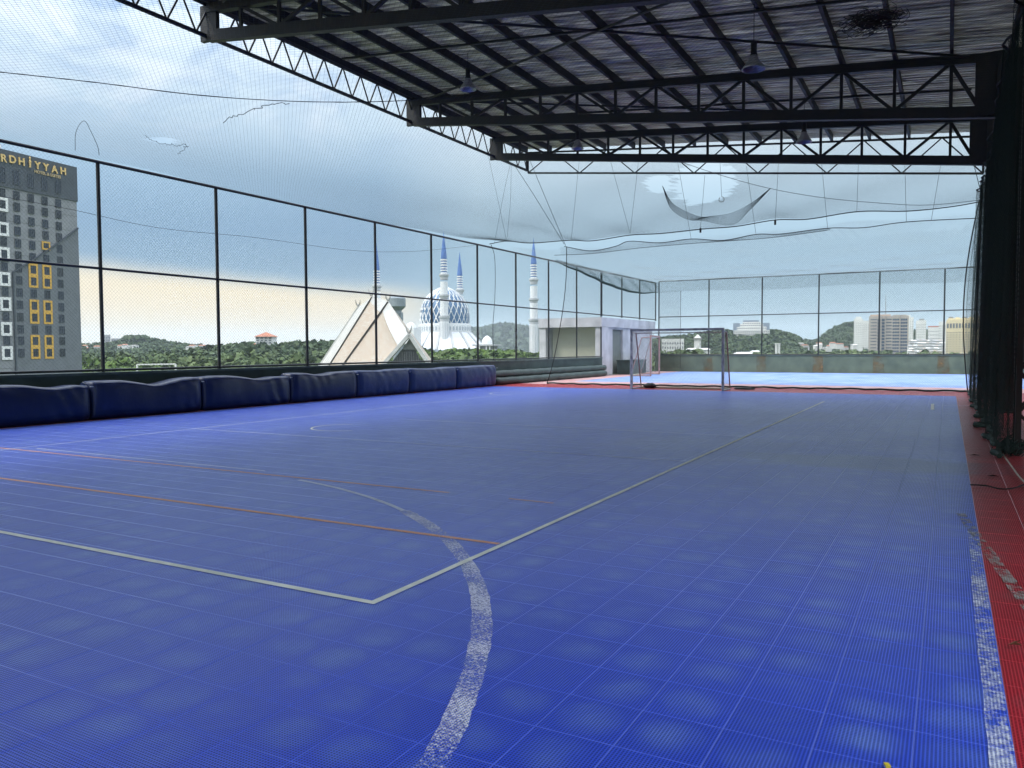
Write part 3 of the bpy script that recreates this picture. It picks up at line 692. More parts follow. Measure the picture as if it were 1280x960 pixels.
# end curtain
LOW = spline([PY(px, py, 28.35) for px, py in ((705.5, 308), (738, 313.5), (769, 308), (787, 301.5), (825, 303.5), (864, 298.7), (904, 300.4), (945, 293), (976, 292.5), (1034, 285.3), (1080, 284.6), (1133, 277.5), (1235, 272))], 6)
lx, lz = LOW[:, 0], LOW[:, 2]
def endc(a, b):
    t = b/5.3; X0 = -13.1-.25*np.sin(PI*(1-t))*0-.9*(1-t)**2.2; X = X0+(a/14.3)*(.62-X0)
    top = np.interp(X, lx, lz); z = .03+(top-.03)*t
    Y = 28.35+.10*np.sin(X*1.7+z)*(1-t)+.05*np.sin(X*4.1)*(1-t)
    return np.stack([X, Y, z], 1)
cur = empty('end_net', (-6, 28.35, 0), label='see through net curtain hanging across the court behind the goal', cat='ball net')
rootpar(ob('netting', segmesh('netting', diag_net(14.3, 5.3, .052, .5, endc), .0014, NETD)), cur)
part(MB().tube(LOW, .014, 6), 'top_rope', CORD, cur)
tt = np.linspace(0, 5.3, 24); part(MB().tube(endc(np.zeros(24), tt), .016, 6), 'side_rope', CORD, cur)
ee = endc(np.linspace(0, 14.3, 60), np.zeros(60)); ee[:, 2] = .045+.012*np.sin(np.arange(60)*1.7); part(MB().tube(ee, .035, 6), 'foot_rope', NETG, cur)
s2 = [PY(*q, 28.4) for q in ((693, 319), (740, 317), (800, 310), (870, 304), (960, 297.5), (1034, 288))]
top2 = np.array([PY(*q, 28.4) for q in ((693, 317), (738, 313.5), (787, 303), (864, 299.5), (945, 293.5), (1034, 285.5))])
strp = np.array(s2)
def strf(a, b):
    X = -13.4+a; z0 = np.interp(X, strp[:, 0], strp[:, 2]); z1 = np.interp(X, lx, lz); return np.stack([X, np.full_like(X, 28.42), z0+(z1-z0)*b/.4], 1)
rootpar(ob('folded_strip', segmesh('folded_strip', diag_net(9.9, .4, .04, .2, strf), .0014, NETD)), cur)
part(MB().tube(spline(s2, 5), .009, 5), 'lower_rope', CORD, cur)
cords = []
def cordpx(pts, Y, r=.005, name='hanging_cord', lb='thin cord hanging from the canopy end to the net hem', n=6, jit=.01):
    q = [PY(px, py, Y if not isinstance(Y, (list, tuple)) else Y[i]) for i, (px, py) in enumerate(pts)]
    if len(q) > 2: q = spline(q, n)
    o = rootpar(ob(name, segmesh(name, polyseg(q), r, CORD)), cur); o['label'] = lb; return o
CL = ['leftmost cord dropping from the canopy corner to the fence top', 'thin cord crossing to the fence rail from the canopy corner', 'cord from the canopy corner ending in a loose tail',
    'thick slanting cord from the canopy corner to the knot of the end net', 'second slanting cord meeting the same knot from the end girder', 'cord hanging left of the V shaped pair', 'left arm of the V shaped pair of cords', 'right arm of the V shaped pair of cords',
    'cord to the first scallop right of the V pair', 'cord ending in a small black weight above the hem', 'short cord ending in a metal hook', 'cord reaching the third scallop of the end net', 'long plumb cord with a black weight right of the hook cord',
    'cord to the scallop right of the torn net', 'cord above the hem crest at the right', 'cord below the right part of the end girder', 'slanting cord near the right column', 'cord from the girder end to the right net corner']
CP = [((610, 193), (633, 300)), ((639, 200), (630, 240), (618, 304)), ((639, 205), (638, 250), (634, 296)), ((642, 205), (668, 245), (705, 305)), ((662, 200), (685, 255), (707, 307)), ((724, 200), (719, 250), (714, 301)),
    ((763, 201), (787.6, 292)), ((798, 202), (787.6, 292)), ((847, 202), (864, 299)), ((881, 219), (875.6, 285)), ((900, 202), (902, 246)), ((933, 208), (945, 293)), ((973, 204), (969, 275)), ((1027, 204), (1034.5, 285)),
    ((1073, 204), (1071, 264)), ((1131, 204), (1133, 278)), ((1176, 205), (1164, 276)), ((1218, 208), (1228, 248))]
for i, (c, lb) in enumerate(zip(CP, CL)):
    o = cordpx(c, 27.9, .011 if i in (3, 4, 17) else .0065, lb=lb)
    if i in (9, 12): 
        e = PY(*c[-1], 27.9); part(MB().tube([e, e-np.array([0, 0, .16])], .035, 8), 'weight', CORD, cur)
    if i == 10:
        e = PY(*c[-1], 27.9); part(MB().tube([e+np.array([.09*math.sin(t), 0, -.09+.09*math.cos(t)]) for t in np.linspace(0, 5.6, 14)], .012, 6), 'hook', GREYC, cur)
cordpx(((847, 201), (898, 218), (960, 235), (1032, 247.5), (1117, 255), (1165, 256), (1227, 250)), 27.7, .009, 'support_rope', 'long sagging rope from the end girder to the right net corner')
# rolled net along the far fence tops
def roll1(a, b):
    Y = 32.7+a; low_ = np.interp(Y, [32.7, 36, 39, 42, 44.5, 46.4, 47.4], [5.36, 5.1, 4.78, 4.60, 4.62, 4.78, 4.85]); return np.stack([np.full_like(Y, XW+.12)+.04*np.sin(a*3+b*9), Y, low_+(5.44-low_)*b/.8], 1)
rn = empty('rolled_net', (XW+.1, 40, 5), label='swag of bunched green net hanging from the fence top over the white hut', cat='ball net')
rootpar(ob('netting', segmesh('netting', np.concatenate([diag_net(14.6, .8, .045, .2, roll1), diag_net(14.6, .8, .06, .2, lambda a, b: roll1(a, b)+np.array([.05, .02, .01]))]), .0016, NETG)), rn)
yr_ = np.linspace(0, 14.6, 30); bt = roll1(yr_, np.zeros(30)); part(MB().tube(bt, [.02+.05*math.sin(PI*i/29) for i in range(30)], 6), 'bunched_edge', NETG, rn)
def roll2(a, b):
    X = -15.6+a; return np.stack([X, np.full_like(X, YE-.15)+.05*np.sin(a*2.3+b*5), 4.80+b*.9+.05*np.sin(a*.7)*(1-b/.8)], 1)
rn2 = empty('rolled_net', (-6, YE, 5), label='narrow folded net band hanging along the top of the far end fence', cat='ball net')
rootpar(ob('netting', segmesh('netting', np.concatenate([diag_net(18.6, .8, .045, .3, roll2), diag_net(18.6, .8, .07, .3, lambda a, b: roll2(a, b)+np.array([.03, .06, 0]))]), .0017, NETG)), rn2)
def roll3(a, b): return np.stack([-15.6+a, YE-.12+.04*np.sin(a*5), .2+b], 1)
rn3 = empty('hanging_net', (-15, YE, 2), label='grey strip of net hanging in the far left corner beside the hut', cat='ball net')
rootpar(ob('netting', segmesh('netting', diag_net(1.35, 4.7, .03, .5, roll3), .0012, NETG)), rn3)
part(MB().tube([(-14.25, YE-.12, .2), (-14.25, YE-.12, 4.9)], .012, 5), 'edge_rope', CORD, rn3)
# side curtain: bunched green net
def side(k):
    def f(a, b):
        t = b/5.9; Y = 11.6+a; X = .62+.10*t+.07*np.sin(Y*2.6+k*1.3)*(1-.3*t)+.05*np.sin(Y*6.1+z_h(b)+k)+.10*k*.5
        lead = np.clip((Y-26.3)/2, 0, 1)**2; X = X-lead*(.22*np.sin(PI*np.clip(t, 0, 1))-.12*t)
        top = 5.7+.15*np.sin(a*.5)
        return np.stack([X, Y, .03+(top-.03)*t], 1)
    return f
def z_h(b): return b*.4
sc_ = empty('side_net', (.7, 20, 0), label='dense dark green net curtain gathered along the right side of the court', cat='ball net')
for k in range(2):
    rootpar(ob('netting', segmesh('netting', diag_net(16.7, 5.9, .05 if k else .045, .30, side(k)), .0017, NETG)), sc_)
fb = side(0)(np.linspace(0, 16.7, 120), np.zeros(120)); fb[:, 2] = .05; fb[:, 0] += rng.normal(0, .03, 120)
part(MB().tube(fb, [.03+.012*abs(math.sin(i*.63)) for i in range(120)], 6), 'gathered_hem', NETG, sc_)
tb = side(0)(np.linspace(0, 16.7, 60), np.full(60, 5.9)); part(MB().tube(tb, .02, 6), 'top_rope', CORD, sc_)
le = side(0)(np.full(30, 16.7), np.linspace(0, 5.9, 30)); part(MB().tube(le, .018, 6), 'leading_rope', CORD, sc_)
# dark shade cloth and clutter beyond the columns
SHADE = mat('shade_cloth', (.012, .022, .02), .9, 0, (.02, .03, .028), 3, .3)
sh = MB(); 
for k in range(24):
    y0, y1 = 6.5+k*.75, 6.5+(k+1)*.75; x0, x1 = 1.62+.05*math.sin(k*1.9), 1.62+.05*math.sin((k+1)*1.9)
    sh.add([(x0, y0, .9+.08*math.sin(k)), (x1, y1, .9+.08*math.sin(k+1)), (x1, y1, 7.2), (x0, y0, 7.2)], [(0, 1, 2, 3)])
    sh.add([(x0+.02, y0, .9+.08*math.sin(k)), (x1+.02, y1, .9+.08*math.sin(k+1)), (x1+.02, y1, 7.2), (x0+.02, y0, 7.2)], [(0, 3, 2, 1)])
tag(sh.build('shade_cloth', SHADE), 'black shade cloth hanging behind the right hand columns', 'shade cloth')
bench = empty('low_bench', (1.6, 16, 0), label='low dark bench between the green net and the right wall', cat='bench')
part(MB().box((1.5, 13.5, .42), (1.95, 17.5, .47)), 'seat', STEEL, bench)
for y in (13.7, 15.5, 17.3): part(MB().box((1.55, y-.03, 0), (1.61, y+.03, .42)).box((1.85, y-.03, 0), (1.91, y+.03, .42)), 'leg', STEEL, bench)
cc = spline([FL(*q, .02) for q in ((1213, 606), (1232, 607), (1250, 611), (1268, 610), (1285, 604), (1300, 600))], 6)
tag(ob('loose_rope', segmesh('loose_rope', polyseg(cc), .008, CORD)), 'thin dark rope lying across the red border', 'rope')
cc = spline([FL(*q, .03) for q in ((1254, 568), (1258, 574), (1266, 585), (1275, 597), (1290, 612))], 6)
tag(ob('loose_rope', segmesh('loose_rope', polyseg(cc), .010, mat('pale_rope', (.5, .48, .4), .8))), 'pale rope trailing from the foot of the green side net', 'rope')
pts = FL(1264, 566, .0); seg = []
for i in range(60):
    t = np.linspace(0, rng.uniform(3, 6), 8); r = rng.uniform(.05, .17); c = np.array([rng.normal(0, .06), rng.normal(0, .2), .10+rng.normal(0, .03)])
    seg.append(polyseg(np.stack([c[0]+r*.6*np.cos(t+i), c[1]+r*np.sin(t+i), np.abs(c[2]+r*.5*np.sin(t*1.4+i))], 1)+pts))
tag(ob('net_bundle', segmesh('net_bundle', np.concatenate(seg), .007, NETG)), 'dark bundle of net and rope on the red border below the side net', 'net bundle')
leaf = MB()
for px, py in ((1218, 569), (1241, 595)):
    p = FL(px, py, .012); leaf = MB(); leaf.add([p+np.array(d) for d in ((-.06, -.02, 0), (0, -.03, .015), (.07, .0, .0), (0, .03, .01))], [(0, 1, 2, 3)])
    tag(leaf.build('fallen_leaf', mat('dead_leaf', (.03, .015, .012), .8)), 'dead leaf on the red border, '+('nearer the end net' if py < 580 else 'beside the loose rope'), 'leaf')
p = FL(1269, 806, .02); lf = MB(); lf.add([p+np.array(d) for d in ((-.03, -.01, 0), (0, -.02, .02), (.03, .01, .0), (0, .02, .012))], [(0, 1, 2, 3)]); lf.add([p+np.array(d) for d in ((-.01, .0, .01), (.02, -.01, .03), (.02, .02, .012))], [(0, 1, 2)])
tag(lf.build('fallen_leaf', mat('brown_leaf', (.20, .12, .06), .8)), 'crumpled brown leaf on the red tiles at the lower right', 'leaf')
p = FL(1109, 958, .01); yl = MB().box((-.008, -.012, 0), (.008, .012, .008), .4, p); tag(yl.build('yellow_scrap', mat('yellow_plastic', (.65, .5, .03), .5)), 'tiny yellow plastic scrap at the bottom edge of the picture', 'scrap')

# --- goals
def goal(loc, rz, label, netm, frame_m, W=3.15, bags=True):
    root = empty('futsal_goal', loc, rz, label=label, cat='goal'); h = 2.0; t = .075; dB, dT = 1.0, .82
    for x in (-W/2, W/2): MB().box((x-t/2, -t/2, 0), (x+t/2, t/2, h)).build('front_post', frame_m, root)
    MB().box((-W/2-t/2, -t/2-.002, h+.001), (W/2+t/2, t/2+.002, h+t)).build('crossbar', frame_m, root)
    for x in (-W/2, W/2):
        MB().tube([(x, .03, h-.02), (x, dT*.55, h-.06)], .02, 8).build('top_arm', frame_m, root)
        MB().tube([(x, dT*.55, h-.06), (x, dB, .03)], .022, 8).build('rear_post', FRP, root)
        MB().tube([(x, .04, .03), (x, dB, .03)], .025, 8).build('side_foot', frame_m, root)
    MB().tube([(-W/2, dB, .035), (W/2, dB, .035)], .035, 8).build('rear_foot', mat('cream_bar', (.62, .58, .45), .6), root)
    MB().tube([(-W/2, dT*.55, h-.06), (W/2, dT*.55, h-.06)], .016, 8).build('rear_bar', frame_m, root)
    A = (-W/2, dT*.55, h-.06)
    f1 = diag_net(W, 2.0, .10, .4, lambda a, b: np.stack([-W/2+a, dT*.55+(dB-dT*.55)*b/2.0+.05*np.sin(a*2)*np.sin(b*1.5), (h-.06)*(1-b/2.0)+.03], 1))
    f2 = diag_net(W, .45, .10, .4, lambda a, b: np.stack([-W/2+a, b*(dT*.55)/.45, h-.06*b/.45-.03*np.sin(b*6)], 1))
    sd_ = [diag_net(1.0, 2.0, .10, .4, lambda a, b, x=x: np.stack([np.full_like(a, x), a*(dT*.55+(dB-dT*.55)*b/2.0), (h-.05)*(1-b/2.0)+.03], 1)) for x in (-W/2, W/2)]
    ob('goal_net', segmesh('goal_net', np.concatenate([f1, f2]+sd_), .0022, netm), root)
    return root
FRM = mat('goal_paint', (.50, .50, .50), .45, .1, (.20, .2, .22), 9, .1); FRP = mat('goal_pink', (.42, .24, .22), .6, 0, (.3, .2, .18), 8)
GA = FL(824, 468); GB = math.radians(-80); GD = np.array([math.cos(GB), math.sin(GB), 0])
GN = mat('brown_goal_net', (.16, .11, .07), .8)
goal((-8.02, 26.1, 0), 0, 'grey steel futsal goal standing on the far goal line of the near court', GN, FRM)
goal(tuple(GA+GD*1.5), math.atan2(GD[1], GD[0])+PI, 'second goal frame turned sideways on the far court beside the hut', NETP, FRP, 3.0)
bag = mat('black_bag', (.012, .014, .014), .6, 0, None, 5, .4)
def lump(name, c, r, m, lb, cat):
    mb = MB(); n, k = 16, 9; vs = []
    for i in range(k+1):
        for j in range(n):
            th = PI*i/k; ph = 2*PI*j/n; d = Vector((math.sin(th)*math.cos(ph), math.sin(th)*math.sin(ph), math.cos(th)))
            q = 1+.35*mnoise.noise(d*2.1+Vector(c)); vs.append((c[0]+d.x*r[0]*q, c[1]+d.y*r[1]*q, max(.012, r[2]*.8+d.z*r[2]*q)))
    fs = [(i*n+j, i*n+(j+1) % n, (i+1)*n+(j+1) % n, (i+1)*n+j) for i in range(k) for j in range(n)]
    tag(mb.add(vs, fs).build(name, m, smooth=True), lb, cat)
lump('sand_bag', (-9.25, 27.0, 0), (.22, .13, .10), bag, 'black sandbag weighing down the left rear foot of the goal', 'bag')
lump('net_heap', (-6.0, 27.25, 0), (.34, .10, .05), bag, 'dark heap of net lying just right of the goal', 'net heap')

# ================================================================== BEYOND THE ROOFTOP
HOR = 436.0
FOL = mat('foliage', (.06, .095, .038), .8, 0, (.12, .155, .06), .09, 0, None, 3, (1, 1, 1), .3, .7, .2, 'Position')
FOLD = mat('foliage_dark', (.042, .072, .034), .8, 0, (.085, .115, .055), .08, 0, None, 3, (1, 1, 1), .3, .7, .2, 'Position')
FOLB = mat('foliage_bright', (.12, .18, .04), .8, 0, (.07, .12, .03), .08, 0, None, 3, (1, 1, 1), .3, .7, .2, 'Position')
BARK = mat('bark', (.09, .07, .05), .9, 0, None, 2, .3)
GRASSM = mat('grass_ground', (.055, .09, .03), .95, 0, (.10, .12, .05), .01, 0, None, 6, coords='Position')
# ground: one disc to the horizon
g = MB(); rs = [0, 60, 150, 300, 600, 1200, 2500, 5000, 9000, 16000]; g.lathe([(r, GZ-.0) for r in rs[1:]], 96); g.v.append((0, 0, GZ)); cidx = len(g.v)-1
g.f += [(k, (k+1) % 96, cidx) for k in range(96)]; g.mi += [0]*96
g.build('ground', GRASSM, kind='structure')
def leaves(trees, per, seed, lsz=.2):
    """leaf-clump quads for crowns; trees rows: x,y,z(centre),r,h"""
    R = np.random.default_rng(seed); T = np.asarray(trees, float); n = len(T)
    nl = 5
    lobes = R.normal(0, 1, (n, nl, 3)); lobes /= np.linalg.norm(lobes, axis=2)[..., None]; lobes *= .52; lobes[..., 2] = np.abs(lobes[..., 2])*.9-.1
    idx = R.integers(0, nl, (n, per)); d = R.normal(0, 1, (n, per, 3)); d /= np.linalg.norm(d, axis=2)[..., None]; d[..., 2] = np.where(d[..., 2] < -.35, -d[..., 2], d[..., 2])
    c = np.take_along_axis(lobes, idx[..., None].repeat(3, 2), 1)+d*R.uniform(.38, .62, (n, per, 1))
    sc = np.stack([T[:, 3], T[:, 3], T[:, 4]], 1)[:, None]; P = T[:, None, :3]+c*sc
    nr = d+R.normal(0, .55, d.shape); nr /= np.linalg.norm(nr, axis=2)[..., None]
    ax = np.cross(nr, R.normal(0, 1, nr.shape)); ax /= np.linalg.norm(ax, axis=2)[..., None]; bx = np.cross(nr, ax)
    s_ = (T[:, 3][:, None]*lsz*R.uniform(.6, 1.3, (n, per)))[..., None]
    V = np.stack([P-ax*s_-bx*s_*.6, P+ax*s_*.8-bx*s_*.9, P+ax*s_+bx*s_*.7, P-ax*s_*.7+bx*s_], 2).reshape(-1, 3)
    Q = np.arange(len(V)).reshape(-1, 4); return V, Q
def woods(name, trees, per, m, seed, lb=None, lsz=.2):
    V, Q = leaves(trees, per, seed, lsz); o = ob(name, npmesh(name, V, Q, m)); tag(o, lb, 'trees' if lb else None, None, 'stuff'); return o
def interp(pts, x): xs, ys = zip(*pts); return np.interp(x, xs, ys)
def hill(name, D, wd, prof, tree_h, tr, cnt, per, m, seed, lb, gm, lsz=.2):
    """a ridge at distance D whose wooded crest follows the measured skyline"""
    px0, px1 = prof[0][0], prof[-1][0]; nu = 60; nv = 14; V = []
    R = np.random.default_rng(seed)
    def surf(px, v):   # v -1..1 across the ridge
        d = D+v*wd/2; y = interp(prof, px); zc = AT(px, y, D)[2]-tree_h*.9
        p = AT(px, HOR, d); sh = math.cos(v*PI/2)**1.3 if abs(v) < 1 else 0
        e = min(1, (px-px0)/40, (px1-px)/40); e = max(e, 0)
        return (p[0], p[1], GZ-.3+(zc-GZ)*sh*e**.7+ (.3 if sh > 0 else 0))
    for i in range(nu+1):
        for j in range(nv+1): V.append(surf(px0+(px1-px0)*i/nu, -1+2*j/nv))
    Q = [(i*(nv+1)+j, (i+1)*(nv+1)+j, (i+1)*(nv+1)+j+1, i*(nv+1)+j+1) for i in range(nu) for j in range(nv)]
    ob(name, npmesh(name, V, Q, gm, smooth=True), kind='structure')
    tr_ = []
    for i in range(cnt):
        px = R.uniform(px0, px1); v = R.uniform(-1, .12); q = surf(px, v); r = tr*R.uniform(.6, 1.35)
        tr_.append((q[0], q[1], q[2]+tree_h*.45, r, tree_h*.62*R.uniform(.7, 1.25)))
    woods('woodland', tr_, per, m, seed, lb, lsz)
    return surf
FARM = mat('far_forest', (.035, .06, .03), .9, 0, (.06, .085, .04), .004, .6, .02, 6, coords='Position')
hill('hill', 5200, 2500, [(470, 433), (520, 428), (560, 420), (586, 411), (609, 410), (625, 406), (640, 406), (660, 409), (690, 413), (720, 420), (800, 426), (900, 430), (1000, 434)], 18, 26, 1500, 12, FARM, 1, 'blue hazy forested mountain behind the mosque', FARM, .5)
hill('hill', 7000, 2500, [(-200, 432), (60, 431), (300, 433), (500, 432), (800, 430), (1000, 427), (1100, 428), (1300, 427), (1500, 430)], 15, 30, 500, 10, FARM, 2, 'faint distant forest along the horizon', FARM, .5)
h_lf = hill('hill', 1500, 700, [(-60, 431), (60, 430), (103, 431), (130, 429), (165, 424), (200, 426), (230, 430), (262, 433), (300, 434), (340, 438)], 13, 11, 1500, 45, FOLD, 3, 'woods on the far left hill with pale houses', GRASSM)
h_ln = hill('hill', 700, 380, [(60, 452), (105, 446), (160, 445), (220, 441), (262, 437), (290, 432), (320, 431), (345, 431), (370, 430), (400, 429), (440, 430), (500, 434), (560, 442)], 13, 8.5, 1500, 90, FOLD, 4, 'dense dark woods on the near left hill', GRASSM)
h_c = hill('hill', 1300, 600, [(760, 430), (800, 427), (828, 423), (860, 419), (885, 416), (905, 414), (925, 416), (960, 413), (985, 417), (1005, 425), (1030, 432)], 13, 10, 1300, 60, FOLD, 5, 'woods on the central hill around the stepped hotel', GRASSM)
h_r = hill('hill', 1800, 700, [(960, 434), (1000, 427), (1025, 424), (1040, 413), (1055, 405), (1070, 403), (1090, 406), (1130, 414), (1180, 412), (1260, 420), (1330, 430)], 13, 12, 1300, 45, FOLD, 6, 'woods on the right hill behind the towers', GRASSM)
hill('hill', 520, 260, [(490, 452), (530, 440), (560, 439), (600, 439), (640, 441), (670, 445), (720, 447), (800, 450)], 10, 6.0, 650, 150, FOLB, 7, 'bright green trees in front of the mosque', GRASSM)
def flatwood(n, d0, d1, pxa, pxb, th, tr, per, m, seed, lb):
    R = np.random.default_rng(seed); tr_ = []
    for i in range(n):
        d = math.sqrt(R.uniform(d0*d0, d1*d1)); px = R.uniform(pxa, pxb); p = AT(px, HOR, d); h = th*R.choice([R.uniform(.5, .9), R.uniform(.8, 1.2), R.uniform(1.1, 1.6)])
        tr_.append((p[0], p[1], GZ+h*.55, tr*R.uniform(.6, 1.3), h*.62))
    woods('woodland', tr_, per, m, seed, lb)
flatwood(1700, 380, 760, 80, 880, 13, 7, 100, FOL, 8, 'green treetops beyond the left fence')
flatwood(2600, 560, 1250, 640, 1330, 11.5, 8, 65, FOL, 9, 'green treetops filling the valley beyond the far fence')
flatwood(700, 380, 620, -60, 200, 11, 6, 90, FOLB, 10, 'bright scrub below the left hill beside the grey hotel')

def tree(px, py, D, h, r, lb, m=FOLD):
    """single tree whose crown top stands at the measured bearing"""
    top = AT(px, py, D); root = empty('tree', (top[0], top[1], top[2]-h), label=lb, cat='tree', group='single trees standing out on the skyline')
    mb = MB().tube([(0, 0, -2), (.1*r, 0, h*.35), (0, .08*r, h*.7)], [h*.035, h*.025, h*.012], 7)
    for k in range(4):
        a = k*1.7; mb.tube([(0.05*r, 0, h*.4), (math.cos(a)*r*.55, math.sin(a)*r*.55, h*.72)], [h*.018, h*.008], 5)
    mb.build('trunk', BARK, root)
    V, Q = leaves([(0, 0, h*.66, r, h*.38)], 260, int(px), .15); ob('crown', npmesh('crown', V, Q, m), root)
tree(171, 419, 1420, 18, 22, 'broad dark tree on the crest of the far left hill'); tree(188, 422, 1420, 14, 12, 'smaller round tree right of the broad crest tree')
tree(204, 424, 1400, 10, 6.5, 'small lone tree on the left skyline'); tree(313, 427, 690, 8, 7, 'round tree left of the red roofed house on the left hill'); tree(357, 428, 690, 7, 5, 'low tree right of the red roofed house')
tree(120, 430, 1400, 14, 11, 'tree beside the grey hotel corner on the far hill'); tree(386, 427, 690, 9, 7, 'crest tree just left of the third fence post')
tree(1062, 402, 1700, 15, 14, 'rounded tree on top of the right hill'); tree(905, 412, 1240, 12, 12, 'hilltop tree left of the stepped hotel'); tree(968, 412, 1240, 13, 12, 'tree just right of the stepped hotel')

def grid_building(px0, px1, pyt, D, depth, zb, m, wm, cols, rows, ww, wh, lb, label_cat='building', name='tower_block', y0f=.08, y1f=.95, turn=0, roof=None, slabs=False):
    root = empty(name, AT((px0+px1)/2, HOR, D)*np.array([1, 1, 0])+np.array([0, 0, zb]), label=lb, cat=label_cat)
    o, a, u, n, L_, zt = box_at(px0, px1, pyt, D, depth, zb, 'wall', m, root)
    zlo = max(zb, GZ); H = zt-zlo; W = MB()
    for face in range(2):
        for i in range(cols if face == 0 else max(2, int(cols*depth/L_))):
            nn = cols if face == 0 else max(2, int(cols*depth/L_)); s0 = (i+.5)/nn
            for j in range(rows):
                zc = zt-H*(y0f+(y1f-y0f)*(j+.5)/rows)
                if face == 0: c = a+u*L_*s0; du, dn = u, -n
                else: c = a+u*L_+n*depth*s0; du, dn = n, u
                w2 = (L_ if face == 0 else depth)/nn*ww/2; h2 = H*(y1f-y0f)/rows*wh/2
                q = [c+dn*.12+du*sx*w2+np.array([0, 0, zc-c[2]+sz*h2]) for sx, sz in ((-1, -1), (1, -1), (1, 1), (-1, 1))]
                W.prism(q, dn*-.3)
    o = W.build('window', wm); rootpar(o, root); o['kind'] = 'stuff'
    if slabs:
        S = MB()
        for j in range(rows+1):
            zc = zt-H*(y0f+(y1f-y0f)*j/rows); q = [(*(a-n*.5)[:2], zc), (*(a+u*L_-n*.5)[:2], zc), (*(a+u*L_)[:2], zc), (*a[:2], zc)]; S.prism(q, (0, 0, .35))
        o = S.build('floor_band', m); rootpar(o, root); o['kind'] = 'stuff'
    if roof:
        for (f0, f1, hh, mm) in roof:
            p = a+u*L_*f0; q = a+u*L_*f1; ps = [p+n*depth*.2, q+n*depth*.2, q+n*depth*.8, p+n*depth*.8]
            rootpar(MB().prism([(*e[:2], zt+.01) for e in ps], (0, 0, hh)).build('roof_block', mm), root)
    return root, a, u, n, L_, zt
# --- the hotel on the left
HD = 205.0
hv = ray(1005, 434.5); hv[2] = 0; hv /= np.linalg.norm(hv); hn = np.array([-hv[1], hv[0], 0])   # along the front (away to the right) and into the building
HC = AT(98, 330, HD); HC[2] = 0
def hfac(px, py):
    d = ray(px, py); t = ((HC-CAM)@hn)/(d@hn); p = CAM+d*t; return (p-HC)@hv, p[2]
hotel = empty('hotel_tower', (HC[0], HC[1], GZ), label='tall grey hotel with orange framed windows and gold sign at the left edge', cat='hotel')
def hp(s, z, o=0.0): return HC*np.array([1, 1, 0])+hv*s-hn*o+np.array([0, 0, z])
ztop_h = hfac(94, 209)[1]
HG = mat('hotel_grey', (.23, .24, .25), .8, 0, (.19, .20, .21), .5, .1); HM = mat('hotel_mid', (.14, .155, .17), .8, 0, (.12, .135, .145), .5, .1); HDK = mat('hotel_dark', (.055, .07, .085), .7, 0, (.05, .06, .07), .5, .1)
HO = mat('hotel_orange', (.62, .36, .06), .6); HWH = mat('hotel_white', (.75, .75, .73), .6); GOLD = mat('gold_letter', (.75, .52, .20), .45, .2)
hb = MB().prism([hp(0, GZ), hp(-46, GZ), hp(-46, ztop_h-.2), hp(0, ztop_h-.2)], hn*18); part(hb, 'wall', HG, hotel)
zband = hfac(96, 252)[1]
part(MB().prism([hp(.15, zband, .25), hp(-46, zband, .25), hp(-46, ztop_h, .25), hp(.15, ztop_h, .25)], hn*.24), 'top_band', HDK, hotel)
part(MB().prism([hp(.15, zband, .0), hp(.15, ztop_h, 0), hp(.15, ztop_h, -18), hp(.15, zband, -18)], hv*-.14), 'top_band', HDK, hotel)
GJ = mat('panel_joint', (.16, .165, .17), .8)
for k in range(16):
    z = zband-(zband-GZ)*k/16.0
    if k: part(MB().prism([hp(.1, z-.06, .02), hp(-46, z-.06, .02), hp(-46, z+.06, .02), hp(.1, z+.06, .02)], hn*.02), 'panel_joint', GJ, hotel)
# mid grey field bounded by the slanting dark joint
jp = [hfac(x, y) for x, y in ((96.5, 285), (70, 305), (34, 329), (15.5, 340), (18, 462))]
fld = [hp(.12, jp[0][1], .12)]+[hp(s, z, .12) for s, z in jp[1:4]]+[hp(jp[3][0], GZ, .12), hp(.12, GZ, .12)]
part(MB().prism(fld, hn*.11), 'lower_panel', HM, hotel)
jm = MB()
for (s0, z0), (s1, z1) in zip([(.0, jp[0][1])]+jp[1:4], jp[1:4]+[(jp[3][0], GZ)]): jm.bar(hp(s0, z0, .2), hp(s1, z1, .2), .5, .3)
part(jm, 'dark_joint', HDK, hotel)
cs = [hfac(x, 384)[0] for x in (6.6, 24.4, 42.2, 59.2, 76)]; dcol = (cs[4]-cs[0])/4
rowz = [hfac(42.2, y)[1] for y in (441, 426, 412, 397, 382, 367, 352, 337, 322, 307, 292, 277.7, 262.5, 248.6)]
fh = (rowz[-1]-rowz[0])/13
cs = [cs[0]-dcol*k for k in (3, 2, 1)]+cs
wz, wx = fh*.34, dcol*.20
wmb = MB(); wmb.m = 0
def orient(o):
    o.rotation_euler = (0, 0, math.atan2(hv[1], hv[0])); return o
CURT = [GLASS, mat('glass_curtain', (.045, .05, .06), .3), mat('glass_blind', (.03, .036, .045), .2)]
def winmesh(wx, wz, pane=GLASS):
    mb = MB(); mb.m = 0; mb.box((-wx, -.02, -wz), (wx, .06, wz)); mb.m = 1
    for x in (-wx, -wx*.33, wx*.33, wx): mb.box((x-.05, -.1, -wz), (x+.05, -.021, wz))
    for z in (-wz, wz*.4, wz): mb.box((-wx, -.09, z-.05), (wx, -.022, z+.05))
    me = bpy.data.meshes.new('window'); me.from_pydata(mb.v, [], mb.f); me.materials.append(pane); me.materials.append(HDK); me.polygons.foreach_set('material_index', mb.mi); me.update(); return me
wmes = [winmesh(wx, wz, p_) for p_ in CURT]; wtall = winmesh(wx*1.0, wz*1.7)
def inroot(name, me, root, s, z, o):
    x = ob(name, me); x.location = hp(s, z, o); orient(x); rootpar(x, root); return x
